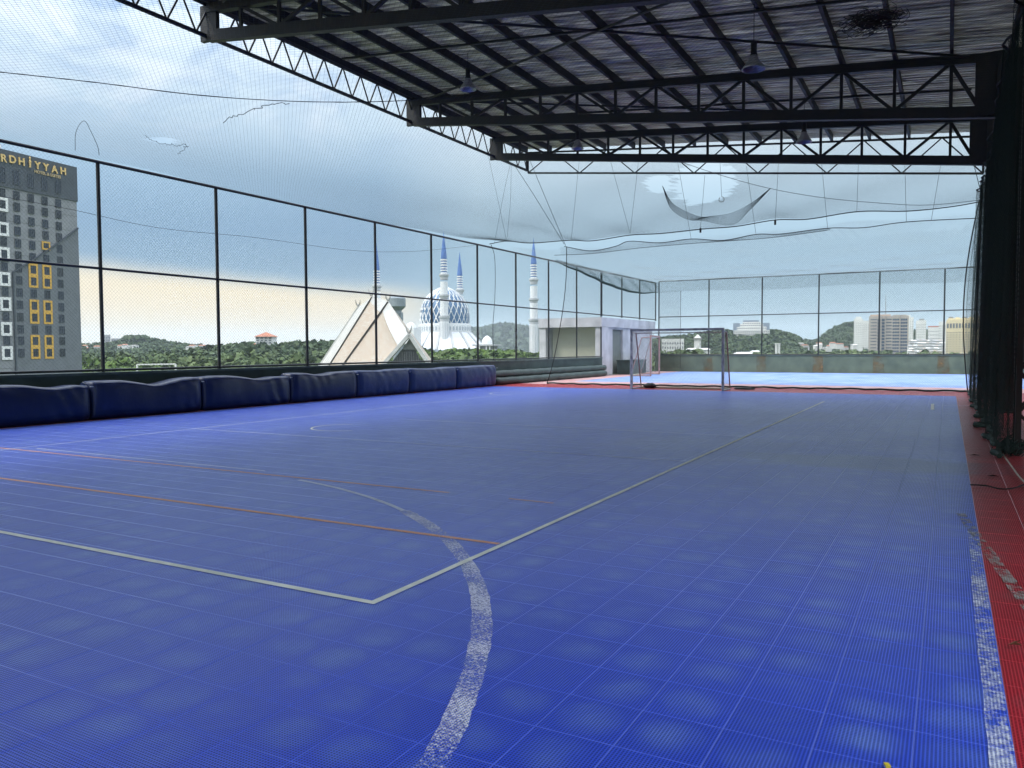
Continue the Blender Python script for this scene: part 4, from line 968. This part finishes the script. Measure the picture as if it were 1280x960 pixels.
def frame_me(wx, z0, z1, m, t=.42):
    mb = MB().box((-wx-t, 0, z0-t), (wx+t, .1, z0)).box((-wx-t, 0, z1), (wx+t, .1, z1+t)).box((-wx-t, 0, z0), (-wx, .1, z1)).box((wx, 0, z0), (wx+t, .1, z1))
    me = bpy.data.meshes.new('window_surround'); me.from_pydata(mb.v, [], mb.f); me.materials.append(m); me.update(); return me
for ci, s in enumerate(cs):
    for ri, z in enumerate(rowz): inroot('window', wmes[int(rng.choice([0, 0, 0, 1, 2, 2]))], hotel, s, z, .14)
    inroot('window', wtall, hotel, s, rowz[-1]+fh*1.45, .30)
of = frame_me(wx, -wz, fh+wz, HO, .5); wf = frame_me(wx, -wz, wz, HWH, .62)
omid = MB().box((-wx, 0, wz), (wx, .09, fh-wz)); om = bpy.data.meshes.new('window_surround'); om.from_pydata(omid.v, [], omid.f); om.materials.append(HO)
for ci in (5, 6):
    for ri in (0, 3, 6): inroot('window_surround', of, hotel, cs[ci], rowz[ri], .26); inroot('window_surround', om, hotel, cs[ci], rowz[ri], .26)
inroot('window_surround', frame_me(wx, -wz*.3, wz, HO, .4), hotel, cs[6], rowz[9], .25)
for ri in (0, 2, 4, 6, 8, 10, 12): inroot('window_surround', wf, hotel, cs[3], rowz[ri], .26)
def letter(txt, s, z, size, m=GOLD, nm='sign_letter', ex=.12):
    cu = bpy.data.curves.new(nm, 'FONT'); cu.body = txt; cu.size = size; cu.extrude = ex; cu.align_x = 'CENTER'; cu.align_y = 'CENTER'; cu.offset = size*.022; cu.materials.append(m)
    o = bpy.data.objects.new(nm, cu); COL.objects.link(o); o.location = hp(s, z, .45); o.rotation_euler = (PI/2, 0, math.atan2(hv[1], hv[0])); o2 = bpy.data.objects.new(nm, bpy.data.meshes.new_from_object(o)); COL.objects.link(o2); o2.matrix_world = o.matrix_basis.copy(); bpy.data.objects.remove(o); rootpar(o2, hotel); return o2
for ch, px, py in (('R', 2.6, 198.4), ('D', 13.8, 200), ('H', 25.2, 202.6), ('Y', 45.3, 207.5), ('Y', 55.8, 209.7), ('A', 66.5, 212.4), ('H', 77.3, 214.5)):
    s, z = hfac(px, py); letter(ch, s, z, 2.45)
s, z = hfac(36, 206.5); letter('|', s, z, 2.6) if False else None; s0, z0 = hfac(35.2, 202); part(MB().lathe([(0, 1.2), (.22, .8), (.12, .3), (.3, 0), (.18, -1.2), (.3, -1.4)], 10, tuple(hp(s0, z0, .6))), 'sign_emblem', GOLD, hotel)
s, z = hfac(58, 218.2); letter('HOTEL & SUITES', s, z, 1.0, mat('gold_small', (.5, .38, .2), .5), 'sign_subtitle', .08)
for px, py, hh in ((3, 182, 3.5), (9, 184.5, 2.2), (16, 189, .8)):
    s, z = hfac(px, 190); part(MB().prism([hp(s-1.8, ztop_h-.2, -4), hp(s+1.8, ztop_h-.2, -4), hp(s+1.5, ztop_h+hh, -4), hp(s-.6, ztop_h+hh*1.25, -4)], hn*4), 'plant_room', HWH if hh > 1 else HDK, hotel)

# --- the tent roofed building
tent = empty('tent_roof_hall', AT(470, 470, 130), label='building with steep layered cream tiled saddle roofs beyond the fence', cat='building')
def tilemat():
    global nt
    m = bpy.data.materials.new('cream_roof_tile'); m.use_nodes = True; keep = nt; nt = m.node_tree; b = nt.nodes['Principled BSDF']; b.inputs['Roughness'].default_value = .7
    uv = N('ShaderNodeTexCoord'); br = N('ShaderNodeTexBrick'); nt.links.new(uv.outputs['UV'], br.inputs['Vector'])
    br.inputs['Color1'].default_value = (.47, .44, .37, 1); br.inputs['Color2'].default_value = (.42, .34, .26, 1); br.inputs['Mortar'].default_value = (.38, .30, .23, 1)
    br.inputs['Scale'].default_value = 1; br.inputs['Mortar Size'].default_value = .07; br.inputs['Brick Width'].default_value = 1.1; br.inputs['Row Height'].default_value = .55
    nt.links.new(br.outputs[0], b.inputs['Base Color']); nt = keep; return m
TILE = tilemat(); RIDGE = mat('roof_white_flashing', (.54, .54, .52), .7, 0, (.42, .42, .40), .8, .1); DSEAM = mat('roof_seam', (.05, .045, .04), .8)
def patch(name, top, bot, m, root, du, dv, nu=14, nv=12, belly=0.0, nrm=(0, 0, 0)):
    T = spline(top, 8); B = spline(bot, 8); n = len(T); T = T[np.linspace(0, n-1, nu+1).astype(int)]; B = B[np.linspace(0, len(B)-1, nu+1).astype(int)]
    V = [T[i]+(B[i]-T[i])*(j/nv)+np.array(nrm)*belly*math.sin(PI*j/nv) for i in range(nu+1) for j in range(nv+1)]
    Q = [(i*(nv+1)+j, (i+1)*(nv+1)+j, (i+1)*(nv+1)+j+1, i*(nv+1)+j+1) for i in range(nu) for j in range(nv)]
    me = npmesh(name, V, Q, m); uvl = me.uv_layers.new(name='UVMap'); uvs = []
    for (a, b, c, d) in Q:
        for q in (a, b, c, d): i, j = divmod(q, nv+1); uvs += [(i/nu*du+j/nv*du*.4)*1.7, j/nv*dv*1.7]
    uvl.data.foreach_set('uv', uvs); return rootpar(ob(name, me), root)
A_ = AT
# layer 1 (front), left face
patch('roof_slope', [A_(511.5, 418, 118), A_(500, 402, 123), A_(485, 377, 128)], [A_(470, 466, 118), A_(446, 469, 123), A_(418, 470, 128)], TILE, tent, 11, 15)
patch('roof_ridge_flashing', [A_(511.7, 417, 117.9), A_(500, 400.5, 122.9), A_(485, 375.5, 127.9)], [A_(497, 432, 117.8), A_(485, 408, 122.8), A_(478, 388, 127.8)], RIDGE, tent, 5, 3)
patch('roof_slope', [A_(484, 377.5, 128.2), A_(474, 374, 131), A_(465, 371, 134)], [A_(418, 470, 128.2), A_(410, 471, 131), A_(402, 472, 134)], TILE, tent, 4, 15)
patch('roof_ridge_flashing', [A_(484, 376.5, 128), A_(474, 373, 130.8), A_(465, 370, 133.8)], [A_(475, 390, 127.9), A_(468, 385, 130.7), A_(461, 380, 133.7)], RIDGE, tent, 5, 3)
patch('roof_slope', [A_(464.5, 371.5, 134.2), A_(456, 378, 137), A_(447.5, 384, 140)], [A_(402, 472, 134.2), A_(395, 472, 137), A_(388, 473, 140)], mat('roof_grey_tile', (.50, .49, .45), .7, 0, (.42, .42, .39), .8, .2), tent, 4, 15)
for top, bot, D in (((485, 377.5), (419, 470), 127.6), ((465, 371.5), (403, 471), 133.6), ((447.5, 384), (389, 472), 139.6)):
    a, b = A_(*top, D), A_(*bot, D); part(MB().bar(a, b, .16, .3), 'roof_seam', DSEAM if D < 135 else RIDGE, tent)
# right faces, hidden side
patch('roof_slope', [A_(511.7, 418, 118), A_(500, 402, 123), A_(485, 377, 128)], [A_(543, 466, 118), A_(548, 466, 126), A_(552, 466, 134)], TILE, tent, 11, 15)
patch('roof_slope', [A_(484, 377.5, 128.2), A_(474, 374, 131), A_(465, 371, 134)], [A_(552, 466, 134), A_(552, 466, 138), A_(552, 467, 142)], RIDGE, tent, 4, 15)
# gable front with barge boards
part(MB().bar(A_(511.8, 418.5, 117.4), A_(473, 463, 117.4), .5, 1.0, tuple(-fwd)), 'barge_board', RIDGE, tent); part(MB().bar(A_(511.8, 418.5, 117.4), A_(541, 463, 117.4), .5, 1.0, tuple(-fwd)), 'barge_board', RIDGE, tent)
part(MB().prism([A_(511.8, 425, 118), A_(482, 462, 118), A_(532, 462, 118)], fwd*.2), 'gable_wall', mat('gable_dark', (.07, .075, .08), .8, 0, (.11, .115, .12), 2, .2), tent)
part(MB().prism([A_(511.8, 423, 117.8), A_(503, 437, 117.8), A_(520.5, 437, 117.8)], fwd*.15), 'gable_panel', mat('gable_panel', (.22, .23, .23), .8), tent)
lv = MB()
for k in range(14):
    x = 491+k*2.9; yt = max(440, 425+abs(x-511.8)*1.24+3); lv.bar(A_(x, yt, 117.85), A_(x+.6, 460, 117.85), .06, .06)
o = lv.build('gable_lattice', mat('gable_lattice', (.2, .2, .2), .8)); rootpar(o, tent); o['kind'] = 'stuff'
for x, y, D in ((511, 417, 117.5), (485, 376, 127.5), (464, 370, 133.5), (447.5, 383, 139.5)):
    for sx in (-1, 1):
        c = A_(x, y, D); u_ = RT*np.array([1, 1, 0]); part(MB().tube([c, c+u_*sx*.3+np.array([0, 0, .5]), c+u_*sx*.45+np.array([0, 0, 1.2])], [.16, .12, .03], 7), 'roof_horn', GREYC, tent)

# --- the mosque
MBLUE = mat('minaret_blue', (.07, .17, .42), .5, 0, (.05, .13, .36), .3); DBLUE = mat('dome_blue', (.055, .13, .24), .45, .1, (.09, .18, .30), .1)
mosque = empty('domed_mosque', AT(556, HOR, 850)*np.array([1, 1, 0])+np.array([0, 0, GZ]), label='large mosque with a blue and white latticed dome behind the trees', cat='mosque')
mc = AT(556, 406, 850); mx, my, mz = mc; k_ = 850/FPX
prof = [(30.2, 0), (30.6, 5), (30.2, 14), (28.5, 22), (25.5, 29), (21, 35.5), (15.5, 40.5), (9, 44.2), (4, 46.2), (0.3, 47.5)]
prof = [(r*.857, z*.857) for r, z in prof]
part(MB().lathe(prof, 64, (mx, my, mz)), 'dome', DBLUE, mosque, smooth=True)
zs = np.array([z for r, z in prof]); rs_ = np.array([r for r, z in prof]); lat = []
for k in range(26):
    for sg in (-1, 1):
        # equal angle spiral ribs, closing up near the crown
        zz = np.linspace(0, zs[-1]*.985, 30); r = np.interp(zz, zs, rs_)+.12; th = 2*PI*k/26+sg*2*PI/26*2.9*(zz/zs[-1])
        q = np.stack([mx+r*np.cos(th), my+r*np.sin(th), mz+zz], 1); lat.append(polyseg(q))
o = ob('dome_lattice', segmesh('dome_lattice', np.concatenate(lat), .62, MOSQ)); rootpar(o, mosque)
part(MB().lathe([(6.5, 42.5*.857), (4, 45*.857), (.8, 47*.857), (.5, 52*.857), (0, 55*.857)], 24, (mx, my, mz)), 'finial', MOSQ, mosque)
part(MB().lathe([(0, -9), (28.2, -9), (28.2, -.2), (26.8, -.1), (26.8, 1.0), (25.8, 1.0)], 64, (mx, my, mz)), 'drum', MOSQ, mosque)
W = MB()
for k in range(48):
    t = 2*PI*k/48; W.box((28.1, -.9, -6.5), (28.35, .9, -2.5), t, (mx, my, mz))
o = W.build('window', mat('mosque_grille', (.45, .5, .54), .6)); rootpar(o, mosque); o['kind'] = 'stuff'
NP = 16
MROOF = mat('mosque_roof', (.72, .73, .73), .5, 0, (.66, .68, .7), .2)
for k in range(NP):
    t0, t1 = 2*PI*(k+.08)/NP, 2*PI*(k+.92)/NP
    q = [(mx+r*math.cos(t), my+r*math.sin(t), mz+z) for r, z, t in ((29, -8.5, t0), (29, -8.5, t1), (46, -26.5, t1), (46, -26.5, t0))]
    part(MB().prism(q, (0, 0, -.8)), 'roof_panel', MROOF, mosque)
    tm = 2*PI*k/NP; part(MB().bar((mx+27*math.cos(tm), my+27*math.sin(tm), mz-7.2), (mx+47*math.cos(tm), my+47*math.sin(tm), mz-26.8), 2.2, 1.6), 'roof_rib', mat('mosque_rib', (.50, .51, .5), .7), mosque)
part(MB().lathe([(50, GZ-mz), (50, -29), (51.5, -28.8), (51.5, -27), (40, -27)], 32, (mx, my, mz)), 'lower_wall', mat('mosque_lower', (.55, .60, .66), .6, 0, (.4, .48, .56), .1), mosque)
def minaret(px, ytip, D, lb):
    tip = AT(px, ytip, D); root = empty('minaret', (tip[0], tip[1], GZ), label=lb, cat='minaret', group='tall blue tipped minarets around the mosque'); H = tip[2]-GZ
    MB().lathe([(3.2, H-26), (2.3, H-17), (1.2, H-8), (.35, H-1.5), (0, H+2.5)], 12).build('spire', MBLUE, root)
    s_ = MB()
    for k in range(6):
        z = H-42+k*2.7; s_.m = 0; s_.lathe([(3.35, z), (3.35, z+1.45)], 12); s_.m = 1; s_.lathe([(2.9, z+1.45), (2.9, z+2.7)], 12)
    s_.build('striped_neck', [MOSQ, MBLUE], root)
    MB().lathe([(3.9, H-48), (4.1, H-45.2), (5.1, H-44.2), (5.3, H-43.2), (4.9, H-43.2), (4.9, H-42), (0, H-42)], 16).build('upper_balcony', mat('balcony_grey', (.55, .57, .58), .7), root)
    MB().lathe([(3.9, H-64), (3.9, H-50)], 12).build('upper_shaft', MOSQ, root)
    MB().lathe([(4.2, H-67.5), (4.4, H-66), (5.4, H-65), (5.5, H-63.2), (5.2, H-63.2), (5.2, H-64), (3, H-64)], 16).build('middle_balcony', MATS['balcony_grey'], root)
    MB().lathe([(4.2, H-86), (4.2, H-68)], 12).build('middle_shaft', MOSQ, root)
    MB().lathe([(4.8, H-91), (4.9, H-88.5), (5.9, H-87), (6.1, H-85), (5.7, H-85), (5.7, H-86), (3, H-86)], 16).build('lower_balcony', MATS['balcony_grey'], root)
    MB().lathe([(5.1, 0), (4.9, H-91)], 12).build('lower_shaft', MOSQ, root)
    fm = MB()
    for k in range(12):
        t = 2*PI*(k+.5)/12; fm.box((4.7, -.22, 4), (5.02, .22, H-92), t)
    o = fm.build('flute', MATS['balcony_grey'], root); o['kind'] = 'stuff'
minaret(554.5, 291, 815, 'nearest minaret standing in front of the dome'); minaret(574.5, 316, 925, 'shorter looking minaret rising behind the dome to the right')
minaret(470.5, 306, 835, 'minaret rising behind the peak of the cream tent roof'); minaret(667, 299, 850, 'minaret standing apart to the right of the dome')
wt = empty('water_tower', (*AT(497, HOR, 400)[:2], GZ), label='grey drum topped tower half hidden behind the tent roof ridge', cat='tower')
zt0 = AT(497, 371, 400)[2]-GZ
MB().lathe([(2.2, 0), (2.2, zt0-7), (4.3, zt0-5), (4.3, zt0-1), (3.2, zt0), (0, zt0)], 20).build('tank', mat('tower_grey', (.25, .29, .31), .7, 0, None, .5, .1), wt)
MB().box((2.3, -.8, 0), (3.1, .8, zt0-8)).build('ladder_shaft', MATS['tower_grey'], wt)
pav = empty('domed_pavilion', (*AT(609, HOR, 760)[:2], GZ), label='small white domed pavilion right of the mosque skirt', cat='pavilion')
pz = AT(609, 437, 760)[2]-GZ
MB().box((-9, -7, 0), (9, 7, pz)).build('wall', MOSQ, pav); MB().box((-11, -9, pz+3.5), (11, 9, pz+5.0)).build('roof', MATS['mosque_rib'], pav); MB().box((-8, -6, pz), (8, 6, pz+3.5)).build('upper_wall', GREYC, pav)
MB().lathe([(5, pz+5), (5, pz+7), (4.6, pz+9.5), (3.2, pz+11.5), (1.2, pz+12.8), (0, pz+13.6)], 20).build('dome', MOSQ, pav, True)
for x in (-5, 0, 5): MB().box((x-1, -7.2, pz-7), (x+1, -7.0, pz-1)).build('window', GLASS, pav)
for x in (-7.6, -3.8, 3.8, 7.6): MB().box((x-.4, -8.4, pz), (x+.4, -7.6, pz+3.49)).build('column', MOSQ, pav)
sd_ = empty('domed_pavilion', (*AT(514, HOR, 800)[:2], GZ), label='small white dome peeping over the tent roof left of the mosque', cat='pavilion')
pz = AT(514, 410, 800)[2]-GZ; MB().box((-8, -6, 0), (8, 6, pz)).build('wall', MOSQ, sd_); MB().lathe([(5, pz), (4.8, pz+2.5), (3, pz+4.5), (0, pz+6)], 18).build('dome', MOSQ, sd_, True)

# --- white goal on the field
wg = empty('field_goal', tuple(AT(195.5, 466, 75)), 0, label='white goal frame standing outside beyond the left fence', cat='goal')
gp = [AT(x, y, 75) for x, y in ((171.5, 474), (171.5, 455.7), (219.5, 455.0), (219.5, 473))]
for a, b, nm in ((gp[0], gp[1], 'goal_post'), (gp[1], gp[2], 'crossbar'), (gp[2], gp[3], 'goal_post')): part(MB().bar(a, b, .12), nm, WHITE, wg)
part(MB().bar(gp[1]+np.array([0, 0, -.75]), gp[2]+np.array([0, 0, -.75]), .05), 'net_bar', WHITE, wg)

# --- far buildings
BW = mat('bldg_white', (.72, .72, .68), .7, 0, (.62, .62, .58), .03); BWIN = mat('bldg_window', (.16, .18, .20), .4); BC = mat('bldg_cream', (.72, .62, .38), .7, 0, (.66, .57, .36), .03)
BD = mat('bldg_tan', (.42, .38, .32), .7, 0, (.36, .33, .29), .03); BGL = mat('bldg_blueglass', (.05, .08, .13), .2, 0, (.08, .11, .16), .05); TERR = mat('terracotta', (.40, .16, .09), .8, 0, (.3, .13, .08), .2)
def house(px, py, D, wpx, hpx, roofm, wallm, lb, grp=None, rz=None):
    p = AT(px, py, D); s = D/FPX; w2 = wpx*s/2; h = hpx*s; a = rz if rz is not None else random.uniform(-.5, .5)
    root = empty('house', (p[0], p[1], p[2]-h), a+YAW, label=lb, cat='house', group=grp)
    MB().box((-w2, -w2*.7, -6), (w2, w2*.7, h*.62)).build('wall', wallm, root)
    e = w2*1.12; f = w2*.82
    MB().add([(-e, -f, h*.6), (e, -f, h*.6), (e, f, h*.6), (-e, f, h*.6), (-e*.75, 0, h), (e*.75, 0, h)], [(0, 1, 5, 4), (2, 3, 4, 5), (1, 2, 5), (3, 0, 4), (3, 2, 1, 0)]).build('roof', roofm, root)
    wb_ = MB()
    for x in (-.6, 0, .6): wb_.box((w2*x-w2*.15, -w2*.7-.08, h*.18), (w2*x+w2*.15, -w2*.7-.005, h*.42))
    o = wb_.build('window', BWIN, root); o['kind'] = 'stuff'; return root
# house on the left ridge with red hipped roof
rh = empty('hill_house', (*AT(333, HOR, 660)[:2], AT(333, 430.5, 660)[2]), YAW, label='three storey white house with red pyramid roof on the left ridge', cat='house')
s = 660/FPX; MB().box((-10.5*s, -6, -8), (10.5*s, 6, 9.5*s)).build('wall', BW, rh); MB().add([(-12*s, -8, 9.5*s), (12*s, -8, 9.5*s), (12*s, 8, 9.5*s), (-12*s, 8, 9.5*s), (0, 0, 15.5*s)], [(0, 1, 4), (1, 2, 4), (2, 3, 4), (3, 0, 4), (3, 2, 1, 0)]).build('roof', TERR, rh)
for r in range(3):
    for c in range(4): MB().box(((-8+c*5.2-1.4)*s, -6.12, (1.0+r*3)*s), ((-8+c*5.2+1.4)*s, -6.0, (2.6+r*3)*s)).build('window', BWIN, rh)
for px, py, w_, lb in ((322, 429, 9, 'small pale annex with red roof left of the ridge house'), (362, 430, 12, 'low grey house right of the ridge house')): house(px, py, 665, w_, 5, TERR if w_ == 9 else GREYC, BW, lb)
grid_building(125.5, 138, 418.5, 1480, 30, 0, mat('bldg_grey', (.42, .42, .42), .8, 0, None, .05), BWIN, 4, 5, .4, .5, 'pale grey block on the far left skyline, taller one beside the fence post')
grid_building(139, 150, 423, 1490, 24, 0, MATS['bldg_grey'], BWIN, 4, 3, .4, .5, 'lower grey block right of the taller one on the far left skyline')
for k, (px, py) in enumerate([(106, 431), (111, 434), (117, 436), (122, 432), (108, 438), (127, 438), (151, 431), (156, 430), (162, 432), (168, 431), (240, 431), (246, 432), (253, 431), (114, 440), (235, 433)]):
    house(px+.5*random.random(), py, 1340-6*k, 5+3*random.random(), 2.6, random.choice([TERR, GREYC]), BW, 'tiny pale house scattered on the far left hillside', 'tiny houses on the far left hillside')
# stepped hotel on the central hill
st = empty('stepped_hotel', AT(940, 415, 1200), label='wide white stepped hotel on top of the central hill', cat='hotel')
for px0, px1, yt, D in ((917, 962, 413, 1196), (921, 958, 408.5, 1200), (925, 954, 405, 1204), (928, 951, 402.5, 1208)):
    o, a, u, n, L_, zt = box_at(px0, px1, yt, D, 30, AT(940, 419, 1200)[2]-4, 'terrace', BW, st); Wb = MB(); rows = 2; c_ = int((px1-px0)/2.6)
    for i in range(c_):
        for j in range(2 if px0 > 917 else 3):
            c = a+u*L_*(i+.5)/c_-n*.2; z1 = zt-1.4-j*3.4; Wb.prism([(*(c-u*1.0)[:2], z1-1.6), (*(c+u*1.0)[:2], z1-1.6), (*(c+u*1.0)[:2], z1), (*(c-u*1.0)[:2], z1)], n*.4)
    o = Wb.build('window', BWIN); rootpar(o, st); o['kind'] = 'stuff'
box_at(929, 948.5, 400.3, 1210, 20, AT(940, 402.8, 1210)[2], 'roof_screen', mat('bldg_steel', (.22, .27, .33), .6), st); box_at(916.5, 925, 404, 1212, 20, 0, 'wing', MATS['bldg_steel'], st); box_at(953, 962, 403.5, 1212, 20, 0, 'wing', MATS['bldg_steel'], st)
grid_building(827, 855, 423.5, 900, 16, GZ, BW, BWIN, 9, 6, .5, .5, 'low white building with banded windows seen through the goal')
tw = empty('white_tower', (*AT(872, HOR, 880)[:2], GZ), label='slim white tower with flared top among white roofs behind the goal', cat='tower')
z = AT(872, 420, 880)[2]-GZ; MB().box((-3, -3, 0), (3, 3, z-4)).build('shaft', BW, tw); MB().box((-4, -4, z-4), (4, 4, z-2)).build('balcony', GREYC, tw); MB().add([(-3.4, -3.4, z-2), (3.4, -3.4, z-2), (3.4, 3.4, z-2), (-3.4, 3.4, z-2), (0, 0, z+2)], [(0, 1, 4), (1, 2, 4), (2, 3, 4), (3, 0, 4), (3, 2, 1, 0)]).build('roof', BW, tw)
for px, py, w_, lb in ((865, 435, 12, 'white roofed hall left of the slim tower'), (880, 435, 13, 'white roofed hall right of the slim tower'), (877, 439, 8, 'small white hall in front of the slim tower'), (932, 440, 24, 'long low white roofed hall in the valley below the stepped hotel'), (944, 438, 10, 'short white gabled hall right end of the valley halls')): house(px, py, 840, w_, 5, WHITE, BW, lb, rz=0)
for px, lb in ((970.3, 'left white gate pylon in the valley'), (973.8, 'right white gate pylon in the valley')): o = empty('gate_pylon', (*AT(px, HOR, 800)[:2], GZ), YAW, label=lb, cat='pylon'); z = AT(px, 430, 800)[2]-GZ; MB().box((-.9, -.9, 0), (.9, .9, z)).build('shaft', BW, o); MB().box((-1.2, -1.2, z), (1.2, 1.2, z+.8)).build('cap', BW, o)
for k in range(26):
    px = random.choice([random.uniform(976, 1010), random.uniform(1012, 1070)]); house(px, random.uniform(427, 434), 1180+random.uniform(-60, 60), random.uniform(5, 10), random.uniform(2.2, 3.4), random.choice([TERR, GREYC, BW, TERR]), BW, 'small house among trees in the valley below the right hill', 'small valley houses below the right hill')
grid_building(1067.5, 1079, 398.5, 1450, 24, GZ, BW, BWIN, 5, 16, .35, .4, 'white apartment tower, left one of the pale towers', roof=[(.2, .8, 4, BW)]); grid_building(1076, 1087, 401, 1500, 24, GZ, BW, BWIN, 4, 15, .35, .4, 'white apartment tower half behind the tan office tower')
grid_building(1129, 1142, 396.5, 1400, 20, GZ, BW, BWIN, 5, 16, .35, .4, 'white apartment tower just right of the tan office tower', roof=[(.2, .7, 4, BW)]); grid_building(1145, 1158, 400.5, 1450, 20, GZ, BW, BWIN, 5, 14, .35, .4, 'free standing white apartment tower between tan and yellow blocks', roof=[(.3, .8, 3, GREYC)])
grid_building(1160, 1174, 409, 1500, 20, GZ, BW, BWIN, 7, 8, .4, .4, 'low white block with red roof behind the terraces', roof=[(0, 1, 2.5, TERR)]); grid_building(1173.5, 1183, 402, 1300, 20, GZ, BW, BWIN, 3, 14, .35, .4, 'narrow white tower touching the yellow block')
# tan office tower in three bays
D_ = 980
tr_, a, u, n, L_, zt = grid_building(1086, 1136, 395, D_, 34, GZ, BD, BGL, 1, 1, .01, .01, 'tan and dark glass office tower with stepped top and an aerial', name='office_tower', roof=[(.03, .55, 2.2, mat('bldg_pink', (.55, .40, .30), .7)), (.6, .95, 1.6, BD)])
Wb = MB()
for i in range(9):
    wide = i in (3, 5); f0 = i/9; 
    if i == 4: continue
for (f0, f1, nf, hgt) in ((.05, .20, 3, .30), (.22, .30, 1, .75), (.33, .41, 1, .75), (.44, .58, 3, .35), (.60, .77, 3, .55), (.80, .97, 3, .65)):
    for j in range(15):
        for q in range(nf):
            s0 = f0+(f1-f0)*q/nf; s1 = f0+(f1-f0)*(q+.86)/nf; z1 = zt-3.5-j*3.9; hh = 3.9*hgt; c0 = a+u*L_*s0-n*.2; c1 = a+u*L_*s1-n*.2
            if z1-hh > GZ+2: Wb.prism([(*c0[:2], z1-hh), (*c1[:2], z1-hh), (*c1[:2], z1), (*c0[:2], z1)], n*.5)
o = Wb.build('window', BGL); rootpar(o, tr_); o['kind'] = 'stuff'
for f in (.31, .42, .78):
    c = a+u*L_*f-n*.8; part(MB().box((-.5, -.5, GZ), (.5, .5, zt+1), YAW, (c[0], c[1], 0)), 'pier', BD, tr_)
mst = AT(1107, 393, 1000); ms = empty('radio_mast', tuple(mst), label='thin lattice aerial mast above the tan office tower', cat='mast'); hm = AT(1107, 368, 1000)[2]-mst[2]
MB().tube([(0, 0, -3), (0, 0, hm)], [.5, .2], 5).build('pole', GREYC, ms)
for k in range(5): MB().bar((-1.5+.2*k, 0, hm*(.25+.16*k)), (1.5-.2*k, 0, hm*(.28+.16*k)), .25).build('aerial_arm', GREYC, ms)
# yellow block
yb, a, u, n, L_, zt = grid_building(1182.5, 1252, 399, 820, 26, GZ, BC, BWIN, 18, 16, .6, .42, 'yellow cream office block with rows of small windows at the right', name='office_block', y0f=.24, y1f=.98, roof=[(.02, .96, 1.4, BC)])
Wb = MB()
for i in range(18):
    c = a+u*L_*(i+.5)/18-n*.2; z1 = zt-4.0; Wb.prism([(*(c-u*.85)[:2], z1-5), (*(c+u*.85)[:2], z1-5), (*(c+u*.85)[:2], z1), (*(c-u*.85)[:2], z1)], n*.5)
o = Wb.build('tall_window', BWIN); rootpar(o, yb); o['kind'] = 'stuff'
for k in range(7):
    c = a+u*L_*(.08+.125*k)+n*8; part(MB().box((-1.6, -1.6, zt+1.42), (1.6, 1.6, zt+1.42+random.uniform(1, 3)), YAW, (c[0], c[1], 0)), 'roof_plant', BC if k % 2 else GREYC, yb)
for r in range(5):
    for k in range(13):
        px = 1137+k*3.4+random.uniform(-.6, .6)+(r % 2)*1.6; py = 424.5+r*3.3+random.uniform(-.4, .4)
        if px < 1182: house(px, py, 1080-r*55, 4.6, 3.4, random.choice([GREYC, BW, mat('roof_warm', (.42, .36, .30), .8), MATS['bldg_grey']]), BW, 'white terraced house in the %s row between the tan tower and yellow block' % ('topmost', 'second', 'third', 'fourth', 'lowest')[r], 'terraced houses between tan tower and yellow block', rz=random.uniform(-.25, .25))

# ================================================================== HAZE
hz_ = bpy.data.materials.new('haze_air'); hz_.use_nodes = True; hn_ = hz_.node_tree; hn_.nodes.clear()
vo = hn_.nodes.new('ShaderNodeVolumePrincipled'); vo.inputs['Color'].default_value = (.80, .90, 1.0, 1); vo.inputs['Density'].default_value = 6.5e-5; vo.inputs['Anisotropy'].default_value = 0.0
oo = hn_.nodes.new('ShaderNodeOutputMaterial'); hn_.links.new(vo.outputs[0], oo.inputs['Volume'])
HZ = True
if HZ: MB().box((-16500, -16500, GZ-1.5), (16500, 16500, 420)).build('haze', hz_, kind='stuff')
